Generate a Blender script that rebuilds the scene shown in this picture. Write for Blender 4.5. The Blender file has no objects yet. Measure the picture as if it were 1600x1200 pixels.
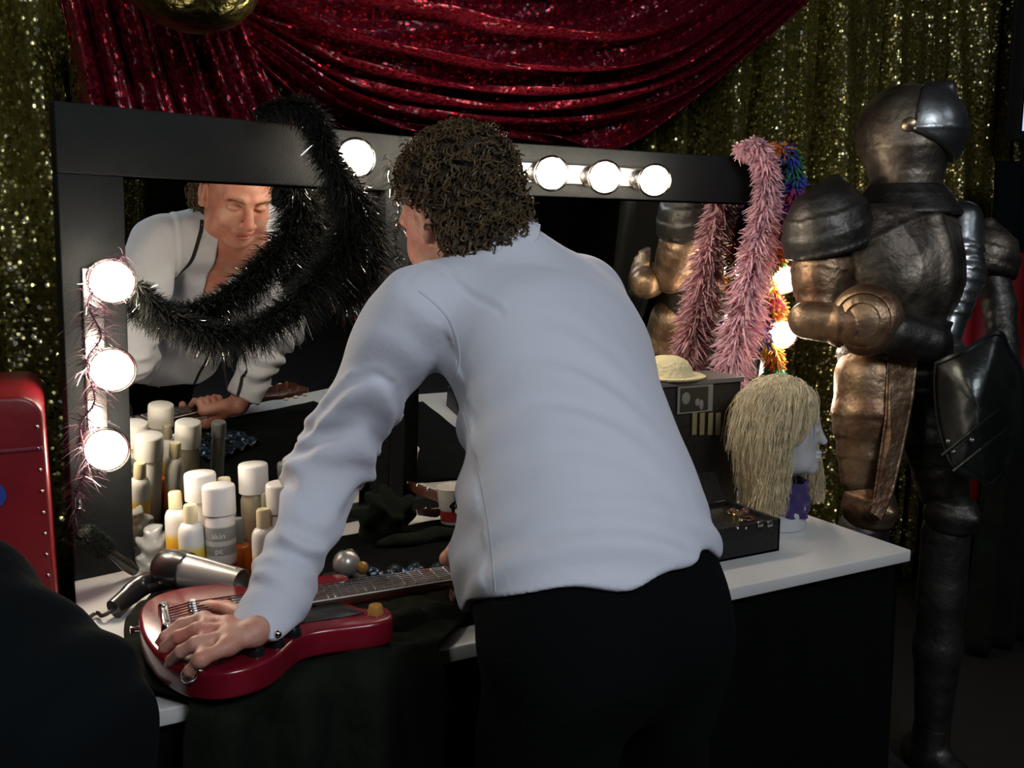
import bpy, bmesh, math, random
import numpy as np
from mathutils import Vector, Matrix, Quaternion, noise
from mathutils.bvhtree import BVHTree
random.seed(7)
RNG = np.random.default_rng(11)
sc = bpy.context.scene
COL = sc.collection
R = math.radians

# ---------------------------------------------------------------- camera, world, lights, exposure
# world: X runs along the dressing table to the right, Y away towards the back wall, Z up; the lens stands over the origin
CAM_H, YAW, PITCH, FPX = 1.35, R(27), R(8.1), 1400.0
cam_data = bpy.data.cameras.new('camera')
cam_data.sensor_width = 36.0
cam_data.lens = 36.0 * FPX / 1600.0
cam_data.clip_start = 0.05
cam = bpy.data.objects.new('camera', cam_data)
COL.objects.link(cam)
cam.location = (0, 0, CAM_H)
cam.rotation_euler = (math.pi / 2 - PITCH, 0, -YAW)
sc.camera = cam
sc.view_settings.view_transform = 'Standard'
sc.view_settings.look = 'None'
sc.view_settings.gamma = 1
sc.view_settings.use_curve_mapping = False
sc.view_settings.exposure = 0.0
world = bpy.data.worlds.new('world')
sc.world = world
world.use_nodes = True
world.node_tree.nodes['Background'].inputs[0].default_value = (0.5, 0.6, 0.8, 1)
world.node_tree.nodes['Background'].inputs[1].default_value = 0.01
try:
    sc.cycles.use_denoising = True
    sc.cycles.max_bounces = 8
    sc.cycles.transparent_max_bounces = 16
    sc.cycles.sample_clamp_indirect = 6.0
    sc.cycles.caustics_reflective = False
    sc.cycles.caustics_refractive = False
except Exception:
    pass
_F = Vector((math.sin(YAW) * math.cos(PITCH), math.cos(YAW) * math.cos(PITCH), -math.sin(PITCH)))
_R = Vector((math.cos(YAW), -math.sin(YAW), 0))
_U = _R.cross(_F)


def ray(px, py):
    return _F + _R * ((px - 800) / FPX) + _U * ((600 - py) / FPX)


def P(px, py, z):
    """the place in the room at depth z along the line of sight of one spot of the photograph"""
    return Vector((0, 0, CAM_H)) + ray(px, py) * z


def on_plane(px, py, p0, n):
    r = ray(px, py)
    o = Vector((0, 0, CAM_H))
    return o + r * ((Vector(p0) - o).dot(Vector(n)) / r.dot(Vector(n)))


def on_Y(px, py, y):
    return on_plane(px, py, (0, y, 0), (0, 1, 0))


def on_Z(px, py, z):
    return on_plane(px, py, (0, 0, z), (0, 0, 1))


def area_light(name, loc, target, size, power, color, size_y=None):
    l = bpy.data.lights.new(name, 'AREA')
    l.shape = 'RECTANGLE'
    l.size = size
    l.size_y = size_y or size
    l.energy = power
    l.color = color
    o = bpy.data.objects.new(name, l)
    COL.objects.link(o)
    o.location = loc
    o.rotation_euler = (Vector(target) - Vector(loc)).to_track_quat('-Z', 'Y').to_euler()
    return o


# a cool ceiling work light behind the lens, plus two added fills
area_light('ceiling_work_light', (0.75, -1.3, 2.75), (0.55, 1.3, 1.0), 0.9, 38, (0.88, 0.92, 1.0), 0.6)
area_light('side_fill_light', (2.6, -0.3, 2.8), (1.6, 1.2, 1.2), 0.35, 2, (0.85, 0.92, 1.0))  # weak fill added from the upper right, over the armour
area_light('left_fill_light', (-0.9, 0.3, 2.8), (-0.1, 2.4, 1.75), 0.4, 9, (0.95, 0.97, 0.92))  # unseen fill added to brighten the left of the gold curtain

# ---------------------------------------------------------------- materials
M = {}


def mat(name, color, rough=0.6, metal=0.0, bump=0.0, bscale=40.0, sheen=0.0, var=0.0, vscale=8.0, spec=0.5, emis=None, estr=0.0, coat=0.0, color2=None, alpha=1.0, trans=0.0, detail=3.0, stretch=None):
    if name in M:
        return M[name]
    m = bpy.data.materials.new(name)
    m.use_nodes = True
    nt = m.node_tree
    b = nt.nodes['Principled BSDF']
    b.inputs['Base Color'].default_value = (*color, 1)
    b.inputs['Roughness'].default_value = rough
    b.inputs['Metallic'].default_value = metal
    b.inputs['Specular IOR Level'].default_value = spec
    b.inputs['Sheen Weight'].default_value = sheen
    b.inputs['Coat Weight'].default_value = coat
    b.inputs['Transmission Weight'].default_value = trans
    if alpha < 1:
        b.inputs['Alpha'].default_value = alpha
    if emis:
        b.inputs['Emission Color'].default_value = (*emis, 1)
        b.inputs['Emission Strength'].default_value = estr
    tc = nt.nodes.new('ShaderNodeTexCoord')
    src = tc.outputs['Object']
    if stretch:
        mp = nt.nodes.new('ShaderNodeMapping')
        mp.inputs['Scale'].default_value = stretch
        nt.links.new(src, mp.inputs['Vector'])
        src = mp.outputs['Vector']
    if var > 0 or color2:
        n = nt.nodes.new('ShaderNodeTexNoise')
        n.inputs['Scale'].default_value = vscale
        n.inputs['Detail'].default_value = 4
        nt.links.new(src, n.inputs['Vector'])
        r = nt.nodes.new('ShaderNodeValToRGB')
        c2 = color2 or tuple(c * (1 - var) for c in color)
        r.color_ramp.elements[0].color = (*c2, 1)
        r.color_ramp.elements[1].color = (*color, 1)
        r.color_ramp.elements[0].position = 0.38
        r.color_ramp.elements[1].position = 0.62
        nt.links.new(n.outputs['Fac'], r.inputs['Fac'])
        nt.links.new(r.outputs['Color'], b.inputs['Base Color'])
    if bump > 0:
        n2 = nt.nodes.new('ShaderNodeTexNoise')
        n2.inputs['Scale'].default_value = bscale
        n2.inputs['Detail'].default_value = detail
        nt.links.new(src, n2.inputs['Vector'])
        bp = nt.nodes.new('ShaderNodeBump')
        bp.inputs['Strength'].default_value = bump
        bp.inputs['Distance'].default_value = 0.01
        nt.links.new(n2.outputs['Fac'], bp.inputs['Height'])
        nt.links.new(bp.outputs['Normal'], b.inputs['Normal'])
    M[name] = m
    return m


def sequin_mat(name, color, dark, scale=170.0, amp=0.9, rough=0.22):
    m = bpy.data.materials.new(name)
    m.use_nodes = True
    nt = m.node_tree
    b = nt.nodes['Principled BSDF']
    tc = nt.nodes.new('ShaderNodeTexCoord')
    v = nt.nodes.new('ShaderNodeTexVoronoi')
    v.inputs['Scale'].default_value = scale
    nt.links.new(tc.outputs['Object'], v.inputs['Vector'])
    sub = nt.nodes.new('ShaderNodeVectorMath'); sub.operation = 'SUBTRACT'
    nt.links.new(v.outputs['Color'], sub.inputs[0]); sub.inputs[1].default_value = (0.5, 0.5, 0.5)
    mul = nt.nodes.new('ShaderNodeVectorMath'); mul.operation = 'SCALE'
    nt.links.new(sub.outputs[0], mul.inputs[0]); mul.inputs['Scale'].default_value = amp
    geo = nt.nodes.new('ShaderNodeNewGeometry')
    add = nt.nodes.new('ShaderNodeVectorMath'); add.operation = 'ADD'
    nt.links.new(geo.outputs['Normal'], add.inputs[0]); nt.links.new(mul.outputs[0], add.inputs[1])
    nrm = nt.nodes.new('ShaderNodeVectorMath'); nrm.operation = 'NORMALIZE'
    nt.links.new(add.outputs[0], nrm.inputs[0])
    nt.links.new(nrm.outputs[0], b.inputs['Normal'])
    # sequins metallic, net between them dull
    gt = nt.nodes.new('ShaderNodeMath'); gt.operation = 'LESS_THAN'
    nt.links.new(v.outputs['Distance'], gt.inputs[0]); gt.inputs[1].default_value = 0.42
    nt.links.new(gt.outputs[0], b.inputs['Metallic'])
    mx = nt.nodes.new('ShaderNodeMix'); mx.data_type = 'RGBA'
    nt.links.new(gt.outputs[0], mx.inputs['Factor'])
    mx.inputs['A'].default_value = (*dark, 1); mx.inputs['B'].default_value = (*color, 1)
    nt.links.new(mx.outputs['Result'], b.inputs['Base Color'])
    b.inputs['Roughness'].default_value = rough
    M[name] = m
    return m


mat('black_frame', (0.0055, 0.0075, 0.008), 0.75, spec=0.3, bump=0.15, bscale=300, var=0.3, vscale=20)
mat('wall_dark', (0.020, 0.018, 0.014), 0.9, bump=0.1)
mat('floor_dark', (0.015, 0.014, 0.013), 0.6, bump=0.1)
mat('white_laminate', (0.70, 0.70, 0.68), 0.35, var=0.06, vscale=6)
mat('black_cloth', (0.0022, 0.0026, 0.0026), 1.0, bump=0.4, bscale=60, spec=0.1)
mat('olive_cloth', (0.0085, 0.0115, 0.0075), 1.0, bump=0.5, bscale=30, spec=0.15, var=0.4, vscale=14)
mat('shirt_cloth', (0.61, 0.645, 0.73), 0.85, bump=0.22, bscale=26, sheen=0.2, spec=0.2)
mat('shirt_seam', (0.54, 0.60, 0.68), 0.9, bump=0.2, bscale=900, spec=0.2)
mat('black_strip', (0.01, 0.01, 0.012), 0.8)
mat('trousers_black', (0.0028, 0.0034, 0.0036), 1.0, bump=0.3, bscale=300, spec=0.1)
mat('skin', (0.60, 0.32, 0.24), 0.5, bump=0.12, bscale=220, var=0.22, vscale=22, color2=(0.54, 0.20, 0.14))
M['skin'].node_tree.nodes['Principled BSDF'].inputs['Subsurface Weight'].default_value = 0.12
M['skin'].node_tree.nodes['Principled BSDF'].inputs['Subsurface Radius'].default_value = (0.012, 0.004, 0.002)
mat('lips', (0.50, 0.16, 0.13), 0.45, bump=0.1, bscale=300)
mat('brow_hair', (0.16, 0.09, 0.04), 0.8)
mat('hair_brown', (0.105, 0.066, 0.030), 0.5, var=0.65, vscale=45, spec=0.35)
mat('hair_core', (0.030, 0.019, 0.010), 0.8, bump=1.0, bscale=90)
mat('nail', (0.66, 0.40, 0.32), 0.3)
mat('chrome', (0.80, 0.80, 0.80), 0.12, 1.0)
mat('dull_chrome', (0.50, 0.50, 0.49), 0.28, 1.0, bump=0.05, bscale=80)
mat('socket_metal', (0.55, 0.53, 0.50), 0.25, 1.0)
mat('guitar_red', (0.20, 0.007, 0.018), 0.24, coat=0.35, var=0.25, vscale=7)
mat('guitar_side_red', (0.20, 0.008, 0.018), 0.12, coat=1.0)
mat('neck_wood', (0.10, 0.028, 0.015), 0.25, coat=0.6)
mat('fretboard', (0.055, 0.035, 0.022), 0.5, var=0.4, vscale=30, stretch=(1, 12, 1))
mat('black_plastic', (0.012, 0.012, 0.013), 0.25)
mat('amber_knob', (0.45, 0.22, 0.05), 0.2, coat=0.5)
mat('pearl', (0.75, 0.72, 0.62), 0.3)
mat('white_plastic', (0.82, 0.80, 0.74), 0.35)
mat('cream_plastic', (0.78, 0.68, 0.42), 0.4)
mat('white_can', (0.80, 0.78, 0.74), 0.3)
mat('olive_can', (0.42, 0.38, 0.26), 0.35, 0.3)
mat('smoke_cap', (0.16, 0.17, 0.16), 0.35)
mat('amber_glass', (0.48, 0.10, 0.015), 0.15, coat=0.4)
mat('maroon', (0.16, 0.012, 0.028), 0.6, bump=0.2, bscale=50)
mat('red_case', (0.22, 0.008, 0.015), 0.38, bump=0.25, bscale=12, var=0.3, vscale=5)
mat('dryer_black', (0.018, 0.017, 0.015), 0.28, coat=0.3)
mat('silver_barrel', (0.50, 0.48, 0.44), 0.33, 0.6, bump=0.03)
mat('paper', (0.80, 0.79, 0.75), 0.7)
mat('cup_white', (0.80, 0.78, 0.72), 0.5)
mat('purple_cloth', (0.030, 0.014, 0.11), 0.8, bump=0.4, bscale=40, sheen=0.2)
mat('mannequin_white', (0.50, 0.51, 0.53), 0.6, bump=0.1, bscale=200)
mat('wig_blonde', (0.88, 0.77, 0.52), 0.42, var=0.35, vscale=45, spec=0.6)
mat('wig_core', (0.70, 0.58, 0.36), 0.7, bump=0.6, bscale=60, var=0.3, vscale=40, stretch=(3, 3, 0.6))
mat('armour', (0.25, 0.215, 0.17), 0.46, 0.9, bump=0.6, bscale=22, var=0.55, vscale=9, color2=(0.075, 0.062, 0.050))
mat('armour_dark', (0.10, 0.095, 0.088), 0.48, 0.88, bump=0.6, bscale=24, var=0.5, vscale=10)
mat('armour_copper', (0.34, 0.24, 0.15), 0.46, 0.9, bump=0.65, bscale=26, var=0.5, vscale=11, color2=(0.18, 0.10, 0.06))
mat('armour_steel', (0.36, 0.38, 0.39), 0.34, 0.95, bump=0.3, bscale=14, var=0.45, vscale=10)
mat('armour_trim', (0.30, 0.24, 0.16), 0.35, 0.95)
mat('dark_hollow', (0.006, 0.006, 0.006), 0.9)
mat('boa_pink', (0.90, 0.52, 0.58), 0.9, sheen=0.4, var=0.22, vscale=18)
mat('boa_black', (0.006, 0.0075, 0.005), 0.7, spec=0.3)
mat('tinsel', (0.50, 0.50, 0.50), 0.10, 1.0)
mat('case_black', (0.006, 0.006, 0.0065), 0.5, bump=0.25, bscale=90)
mat('case_edge', (0.14, 0.13, 0.12), 0.4)
mat('brass_bits', (0.45, 0.36, 0.18), 0.25, 0.9)
mat('dark_jacket', (0.0035, 0.0052, 0.0062), 1.0, bump=0.5, bscale=18, spec=0.1)
mat('dark_hair', (0.02, 0.014, 0.01), 0.7, bump=1.0, bscale=80)
mat('screen_white', (0.6, 0.65, 0.8), 0.6, emis=(0.60, 0.68, 1.0), estr=0.9)
mat('leather_brown', (0.10, 0.035, 0.022), 0.4, bump=0.4, bscale=40)
mat('straw_cream', (0.72, 0.62, 0.36), 0.8, bump=0.6, bscale=120)
sequin_mat('gold_sequins', (0.60, 0.55, 0.20), (0.07, 0.058, 0.010), 95, 0.85, 0.3)
sequin_mat('red_sequins', (0.60, 0.03, 0.06), (0.10, 0.004, 0.012), 108, 0.75, 0.3)
mat('gold_foil', (0.40, 0.37, 0.13), 0.28, 1.0, bump=1.0, bscale=26, var=0.9, vscale=7, color2=(0.03, 0.03, 0.012))
M['guitar_red'].node_tree.nodes['Principled BSDF'].inputs['Coat Roughness'].default_value = 0.12
sequin_mat('blue_sequins', (0.03, 0.10, 0.22), (0.004, 0.008, 0.012), 160, 0.9, 0.3)
for i, c in enumerate([(0.75, 0.22, 0.02), (0.85, 0.60, 0.05), (0.03, 0.05, 0.42), (0.02, 0.25, 0.10), (0.45, 0.01, 0.10), (0.20, 0.02, 0.30)]):
    mat('boa_rainbow_%d' % i, c, 0.85, sheen=0.3)


def glass_mat():
    m = bpy.data.materials.new('bulb_glass')
    m.use_nodes = True
    nt = m.node_tree
    nt.nodes.clear()
    out = nt.nodes.new('ShaderNodeOutputMaterial')
    mix = nt.nodes.new('ShaderNodeMixShader')
    tr = nt.nodes.new('ShaderNodeBsdfTransparent')
    gl = nt.nodes.new('ShaderNodeBsdfGlossy')
    gl.inputs['Roughness'].default_value = 0.03
    lw = nt.nodes.new('ShaderNodeLayerWeight')
    lw.inputs['Blend'].default_value = 0.12
    nt.links.new(lw.outputs['Fresnel'], mix.inputs[0])
    nt.links.new(tr.outputs[0], mix.inputs[1])
    nt.links.new(gl.outputs[0], mix.inputs[2])
    nt.links.new(mix.outputs[0], out.inputs[0])
    M['bulb_glass'] = m


glass_mat()
mat('bulb_glow', (1, 1, 1), 0.5, emis=(1.0, 0.84, 0.66), estr=42.0)
mm = mat('mirror_silver', (0.86, 0.88, 0.86), 0.0, 1.0)


def label_mat(name, stops, rough=0.35, zmin=0.0, zmax=1.0):
    """printed sleeve: flat colour bands by height"""
    m = bpy.data.materials.new(name)
    m.use_nodes = True
    nt = m.node_tree
    b = nt.nodes['Principled BSDF']
    tc = nt.nodes.new('ShaderNodeTexCoord')
    sp = nt.nodes.new('ShaderNodeSeparateXYZ')
    nt.links.new(tc.outputs['Object'], sp.inputs[0])
    mr = nt.nodes.new('ShaderNodeMapRange')
    mr.inputs['From Min'].default_value = zmin
    mr.inputs['From Max'].default_value = zmax
    nt.links.new(sp.outputs['Z'], mr.inputs['Value'])
    r = nt.nodes.new('ShaderNodeValToRGB')
    r.color_ramp.interpolation = 'LINEAR'
    els = r.color_ramp.elements
    while len(els) > 1:
        els.remove(els[-1])
    els[0].position = stops[0][0]; els[0].color = (*stops[0][1], 1)
    for p, c in stops[1:]:
        e = els.new(p); e.color = (*c, 1)
    nt.links.new(mr.outputs[0], r.inputs['Fac'])
    nt.links.new(r.outputs['Color'], b.inputs['Base Color'])
    b.inputs['Roughness'].default_value = rough
    M[name] = m
    return m


# ---------------------------------------------------------------- mesh helpers
class MB:
    """collects shapes for one mesh"""
    def __init__(self):
        self.v = []; self.f = []

    def add(self, v, f):
        o = len(self.v)
        self.v.extend([tuple(x) for x in v])
        self.f.extend([tuple(i + o for i in q) for q in f])
        return self

    def box(self, c, s, rot=None, bev=0.0):
        bm = bmesh.new()
        bmesh.ops.create_cube(bm, size=1)
        for v in bm.verts:
            v.co = Vector((v.co.x * s[0], v.co.y * s[1], v.co.z * s[2]))
        if bev > 0:
            bmesh.ops.bevel(bm, geom=bm.edges[:], offset=bev, segments=3, affect='EDGES', profile=0.5)
        q = rot.to_matrix() if isinstance(rot, Quaternion) else (rot or Matrix.Identity(3))
        c = Vector(c)
        bm.verts.index_update()
        self.add([q @ v.co + c for v in bm.verts], [[v.index for v in f.verts] for f in bm.faces])
        bm.free()
        return self

    def tube(self, pts, rad, n=10, closed=False, cap=True, flat=1.0, up=None):
        pts = [Vector(p) for p in pts]
        k = len(pts)
        rads = rad if hasattr(rad, '__len__') else [rad] * k
        tang = []
        for i in range(k):
            if closed:
                t = pts[(i + 1) % k] - pts[i - 1]
            else:
                t = pts[min(i + 1, k - 1)] - pts[max(i - 1, 0)]
            tang.append(t.normalized() if t.length > 1e-9 else Vector((0, 0, 1)))
        a = Vector(up) if up else (Vector((0, 0, 1)) if abs(tang[0].z) < 0.9 else Vector((1, 0, 0)))
        nrm = (a - tang[0] * a.dot(tang[0])).normalized()
        vs = []
        for i in range(k):
            nrm = (nrm - tang[i] * nrm.dot(tang[i])).normalized()
            bn = tang[i].cross(nrm)
            for j in range(n):
                th = 2 * math.pi * j / n
                vs.append(pts[i] + nrm * (math.cos(th) * rads[i]) + bn * (math.sin(th) * rads[i] * flat))
        fs = []
        m = k if closed else k - 1
        for i in range(m):
            for j in range(n):
                fs.append((i * n + j, i * n + (j + 1) % n, ((i + 1) % k) * n + (j + 1) % n, ((i + 1) % k) * n + j))
        if cap and not closed:
            fs.append(tuple(reversed(range(n))))
            fs.append(tuple((k - 1) * n + j for j in range(n)))
        return self.add(vs, fs)

    def lathe(self, prof, n=32, origin=(0, 0, 0), axis=None, close=True):
        q = Vector((0, 0, 1)).rotation_difference(Vector(axis).normalized()) if axis else Quaternion()
        o = Vector(origin)
        vs = []; fs = []
        for r, z in prof:
            for j in range(n):
                th = 2 * math.pi * j / n
                vs.append(o + q @ Vector((r * math.cos(th), r * math.sin(th), z)))
        for i in range(len(prof) - 1):
            for j in range(n):
                fs.append((i * n + j, i * n + (j + 1) % n, (i + 1) * n + (j + 1) % n, (i + 1) * n + j))
        if close:
            if prof[0][0] > 1e-5: fs.append(tuple(reversed(range(n))))
            if prof[-1][0] > 1e-5: fs.append(tuple((len(prof) - 1) * n + j for j in range(n)))
        return self.add(vs, fs)

    def ball(self, c, r, n=24, m=16, rot=None):
        rr = r if hasattr(r, '__len__') else (r, r, r)
        vs = []; fs = []
        c = Vector(c)
        for i in range(m + 1):
            ph = math.pi * i / m
            for j in range(n):
                th = 2 * math.pi * j / n
                p = Vector((rr[0] * math.sin(ph) * math.cos(th), rr[1] * math.sin(ph) * math.sin(th), rr[2] * math.cos(ph)))
                if rot: p = rot @ p
                vs.append(c + p)
        for i in range(m):
            for j in range(n):
                fs.append((i * n + j, (i + 1) * n + j, (i + 1) * n + (j + 1) % n, i * n + (j + 1) % n))
        return self.add(vs, fs)

    def grid(self, fn, nu, nv):
        vs = [fn(i / (nu - 1), j / (nv - 1)) for i in range(nu) for j in range(nv)]
        fs = [(i * nv + j, (i + 1) * nv + j, (i + 1) * nv + j + 1, i * nv + j + 1) for i in range(nu - 1) for j in range(nv - 1)]
        return self.add(vs, fs)

    def prism(self, outline, z0, z1, bev=0.0):
        """outline: list of (x, y); bevelled slab"""
        n = len(outline)
        o = [Vector((x, y)) for x, y in outline]
        area = sum(o[i].x * o[(i + 1) % n].y - o[(i + 1) % n].x * o[i].y for i in range(n))
        if area < 0: o.reverse()
        def inset(d):
            res = []
            for i in range(n):
                t = (o[(i + 1) % n] - o[i - 1]).normalized()
                res.append(o[i] + Vector((-t.y, t.x)) * d)
            return res
        rings = []
        if bev > 0:
            for k in range(4):
                a = k / 3 * math.pi / 2
                rings.append((bev * (1 - math.sin(a)), z0 + bev * (1 - math.cos(a))))
            for k in range(4):
                a = k / 3 * math.pi / 2
                rings.append((bev * (1 - math.cos(a)), z1 - bev * (1 - math.sin(a))))
        else:
            rings = [(0, z0), (0, z1)]
        vs = []
        for d, z in rings:
            vs += [(p.x, p.y, z) for p in inset(d)]
        fs = []
        for i in range(len(rings) - 1):
            for j in range(n):
                fs.append((i * n + j, i * n + (j + 1) % n, (i + 1) * n + (j + 1) % n, (i + 1) * n + j))
        fs.append(tuple(reversed(range(n))))
        fs.append(tuple((len(rings) - 1) * n + j for j in range(n)))
        return self.add(vs, fs)

    def obj(self, name, material, parent=None, smooth=True, matrix=None, angle=40):
        me = bpy.data.meshes.new(name)
        vs = self.v
        if matrix is not None:
            vs = [tuple(matrix @ Vector(v)) for v in vs]
        me.from_pydata(vs, [], self.f)
        me.update()
        return link_mesh(name, me, material, parent, smooth, angle)


def link_mesh(name, me, material, parent=None, smooth=True, angle=40):
    ms = material if isinstance(material, (list, tuple)) else [material]
    for m_ in ms:
        me.materials.append(M[m_] if isinstance(m_, str) else m_)
    if smooth:
        me.polygons.foreach_set('use_smooth', [True] * len(me.polygons))
        if angle and angle < 180:
            try:
                me.set_sharp_from_angle(angle=R(angle))
            except Exception:
                pass
    o = bpy.data.objects.new(name, me)
    COL.objects.link(o)
    if parent is not None:
        o.parent = parent
        o.matrix_parent_inverse = parent_inv(parent)
    return o


def parent_inv(p):
    m = Matrix.Identity(4)
    while p is not None:
        m = p.matrix_parent_inverse @ (Matrix.LocRotScale(p.location, p.rotation_euler, p.scale) @ m) if False else m
        break
    # world matrix of the parent computed by hand (no depsgraph yet)
    return world_of(p).inverted()


def world_of(o):
    loc = Matrix.LocRotScale(o.location, o.rotation_euler, o.scale)
    if o.parent is None:
        return loc
    return world_of(o.parent) @ o.matrix_parent_inverse @ loc


def tag(o, label=None, cat=None, group=None, kind=None):
    if label: o['label'] = label
    if cat: o['category'] = cat
    if group: o['group'] = group
    if kind: o['kind'] = kind
    return o


def thing(name, label, cat, loc, group=None):
    o = bpy.data.objects.new(name, None)
    o.empty_display_size = 0.05
    COL.objects.link(o)
    o.location = loc
    return tag(o, label, cat, group)


def smooth_path(pts, n=8):
    """Catmull-Rom through points"""
    pts = [Vector(p) for p in pts]
    out = []
    k = len(pts)
    for i in range(k - 1):
        p0, p1, p2, p3 = pts[max(i - 1, 0)], pts[i], pts[i + 1], pts[min(i + 2, k - 1)]
        for j in range(n):
            t = j / n
            out.append(0.5 * ((2 * p1) + (p2 - p0) * t + (2 * p0 - 5 * p1 + 4 * p2 - p3) * t * t + (3 * p1 - p0 - 3 * p2 + p3) * t ** 3))
    out.append(pts[-1])
    return out


# ---------------------------------------------------------------- soft-solid modelling (distance fields meshed by surface nets)
def np3(v):
    return np.array([v[0], v[1], v[2]], dtype=np.float32)


def sd_cone(p, a, b, r1, r2):
    a = np3(a); b = np3(b)
    ab = b - a
    t = np.clip(((p - a) @ ab) / max(float(ab @ ab), 1e-12), 0, 1)
    d = p - (a + t[:, None] * ab)
    return np.sqrt((d * d).sum(1)) - (r1 + (r2 - r1) * t)


def sd_ell(p, c, r, axes=None):
    q = p - np3(c)
    if axes is not None:
        q = q @ axes.T
    r = np.array(r, dtype=np.float32)
    k0 = np.sqrt(((q / r) ** 2).sum(1)) + 1e-9
    k1 = np.sqrt(((q / (r * r)) ** 2).sum(1)) + 1e-9
    return k0 * (k0 - 1) / k1


def smin(a, b, k):
    h = np.clip(0.5 + 0.5 * (b - a) / k, 0, 1)
    return b * (1 - h) + a * h - k * h * (1 - h)


def smax(a, b, k):
    return -smin(-a, -b, k)


def axes_of(x, y, z):
    return np.array([np3(x), np3(y), np3(z)], dtype=np.float32)


def mesh_sdf(fn, lo, hi, h, smooth_it=2):
    """surface nets; returns (verts Nx3, quads)"""
    lo = np.array(lo, dtype=np.float32); hi = np.array(hi, dtype=np.float32)
    n = np.ceil((hi - lo) / h).astype(int) + 1
    # coarse pass, only blocks near the surface are evaluated finely
    B = 16
    F = np.full(n, 1.0, dtype=np.float32)
    nb = np.ceil(n / B).astype(int)
    cc = np.stack(np.meshgrid(*[np.arange(k) for k in nb], indexing='ij'), -1).reshape(-1, 3)
    cen = lo + (cc * B + B / 2) * h
    dc = fn(cen.astype(np.float32))
    rad = B * h * 0.87 * 1.6 + 0.012
    for (bi, d0) in zip(cc, dc):
        s = bi * B; e = np.minimum(s + B, n)
        if abs(d0) > rad:
            F[s[0]:e[0], s[1]:e[1], s[2]:e[2]] = d0
            continue
        g = np.stack(np.meshgrid(*[np.arange(s[k], e[k]) for k in range(3)], indexing='ij'), -1)
        pts = (lo + g.reshape(-1, 3) * h).astype(np.float32)
        F[s[0]:e[0], s[1]:e[1], s[2]:e[2]] = fn(pts).reshape(g.shape[:3])
    I = F < 0
    c = [I[i:n[0] - 1 + i, j:n[1] - 1 + j, k:n[2] - 1 + k] for i in (0, 1) for j in (0, 1) for k in (0, 1)]
    any_ = c[0].copy(); all_ = c[0].copy()
    for x in c[1:]:
        any_ |= x; all_ &= x
    act = np.argwhere(any_ & ~all_)
    idx = np.full(any_.shape, -1, dtype=np.int64)
    idx[act[:, 0], act[:, 1], act[:, 2]] = np.arange(len(act))
    corners = [(i, j, k) for i in (0, 1) for j in (0, 1) for k in (0, 1)]
    val = {o: F[act[:, 0] + o[0], act[:, 1] + o[1], act[:, 2] + o[2]] for o in corners}
    acc = np.zeros((len(act), 3)); cnt = np.zeros(len(act))
    for a in corners:
        for ax in range(3):
            if a[ax] == 0:
                b = list(a); b[ax] = 1; b = tuple(b)
                va, vb = val[a], val[b]
                m_ = (va < 0) != (vb < 0)
                t = np.where(m_, va / np.where(m_, va - vb, 1), 0)
                pt = np.array(a, dtype=float)[None].repeat(len(act), 0)
                pt[:, ax] += t
                acc[m_] += pt[m_]; cnt[m_] += 1
    V = lo + (act + acc / np.maximum(cnt, 1)[:, None]) * h
    quads = []
    for ax in range(3):
        o1, o2 = [(1, 2), (2, 0), (0, 1)][ax]
        sl0 = [slice(None)] * 3; sl1 = [slice(None)] * 3
        sl0[ax] = slice(0, -1); sl1[ax] = slice(1, None)
        A = I[tuple(sl0)]; Bv = I[tuple(sl1)]
        e = np.argwhere(A != Bv)
        e = e[(e[:, o1] > 0) & (e[:, o2] > 0) & (e[:, o1] < n[o1] - 1) & (e[:, o2] < n[o2] - 1)]
        if len(e) == 0: continue
        sgn = A[e[:, 0], e[:, 1], e[:, 2]]
        def cell(d1, d2):
            q = e.copy(); q[:, o1] += d1; q[:, o2] += d2
            return idx[q[:, 0], q[:, 1], q[:, 2]]
        q = np.stack([cell(-1, -1), cell(0, -1), cell(0, 0), cell(-1, 0)], 1)
        q[~sgn] = q[~sgn][:, ::-1]
        quads.append(q)
    Q = np.concatenate(quads)
    Q = Q[(Q >= 0).all(1)]
    for _ in range(smooth_it):
        S = np.zeros_like(V); C = np.zeros(len(V))
        for i in range(4):
            a = Q[:, i]; b = Q[:, (i + 1) % 4]
            np.add.at(S, a, V[b]); np.add.at(C, a, 1)
            np.add.at(S, b, V[a]); np.add.at(C, b, 1)
        V = V * 0.5 + 0.5 * S / np.maximum(C, 1)[:, None]
    return V, Q


def normals_of(V, Q):
    n = np.cross(V[Q[:, 2]] - V[Q[:, 0]], V[Q[:, 3]] - V[Q[:, 1]])
    N = np.zeros_like(V)
    for i in range(4):
        np.add.at(N, Q[:, i], n)
    return N / (np.linalg.norm(N, axis=1)[:, None] + 1e-12)


def sdf_obj(name, VQ, material, parent=None, face_mat=None, angle=180):
    V, Q = VQ
    me = bpy.data.meshes.new(name)
    me.from_pydata(V.tolist(), [], Q.tolist())
    me.update()
    o = link_mesh(name, me, material, parent, True, angle)
    if face_mat is not None:
        me.polygons.foreach_set('material_index', face_mat.astype(int).tolist())
    return o


def join_vq(*parts):
    Vs, Qs, off = [], [], 0
    for V, Q in parts:
        Vs.append(V); Qs.append(Q + off); off += len(V)
    return np.concatenate(Vs), np.concatenate(Qs)

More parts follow.
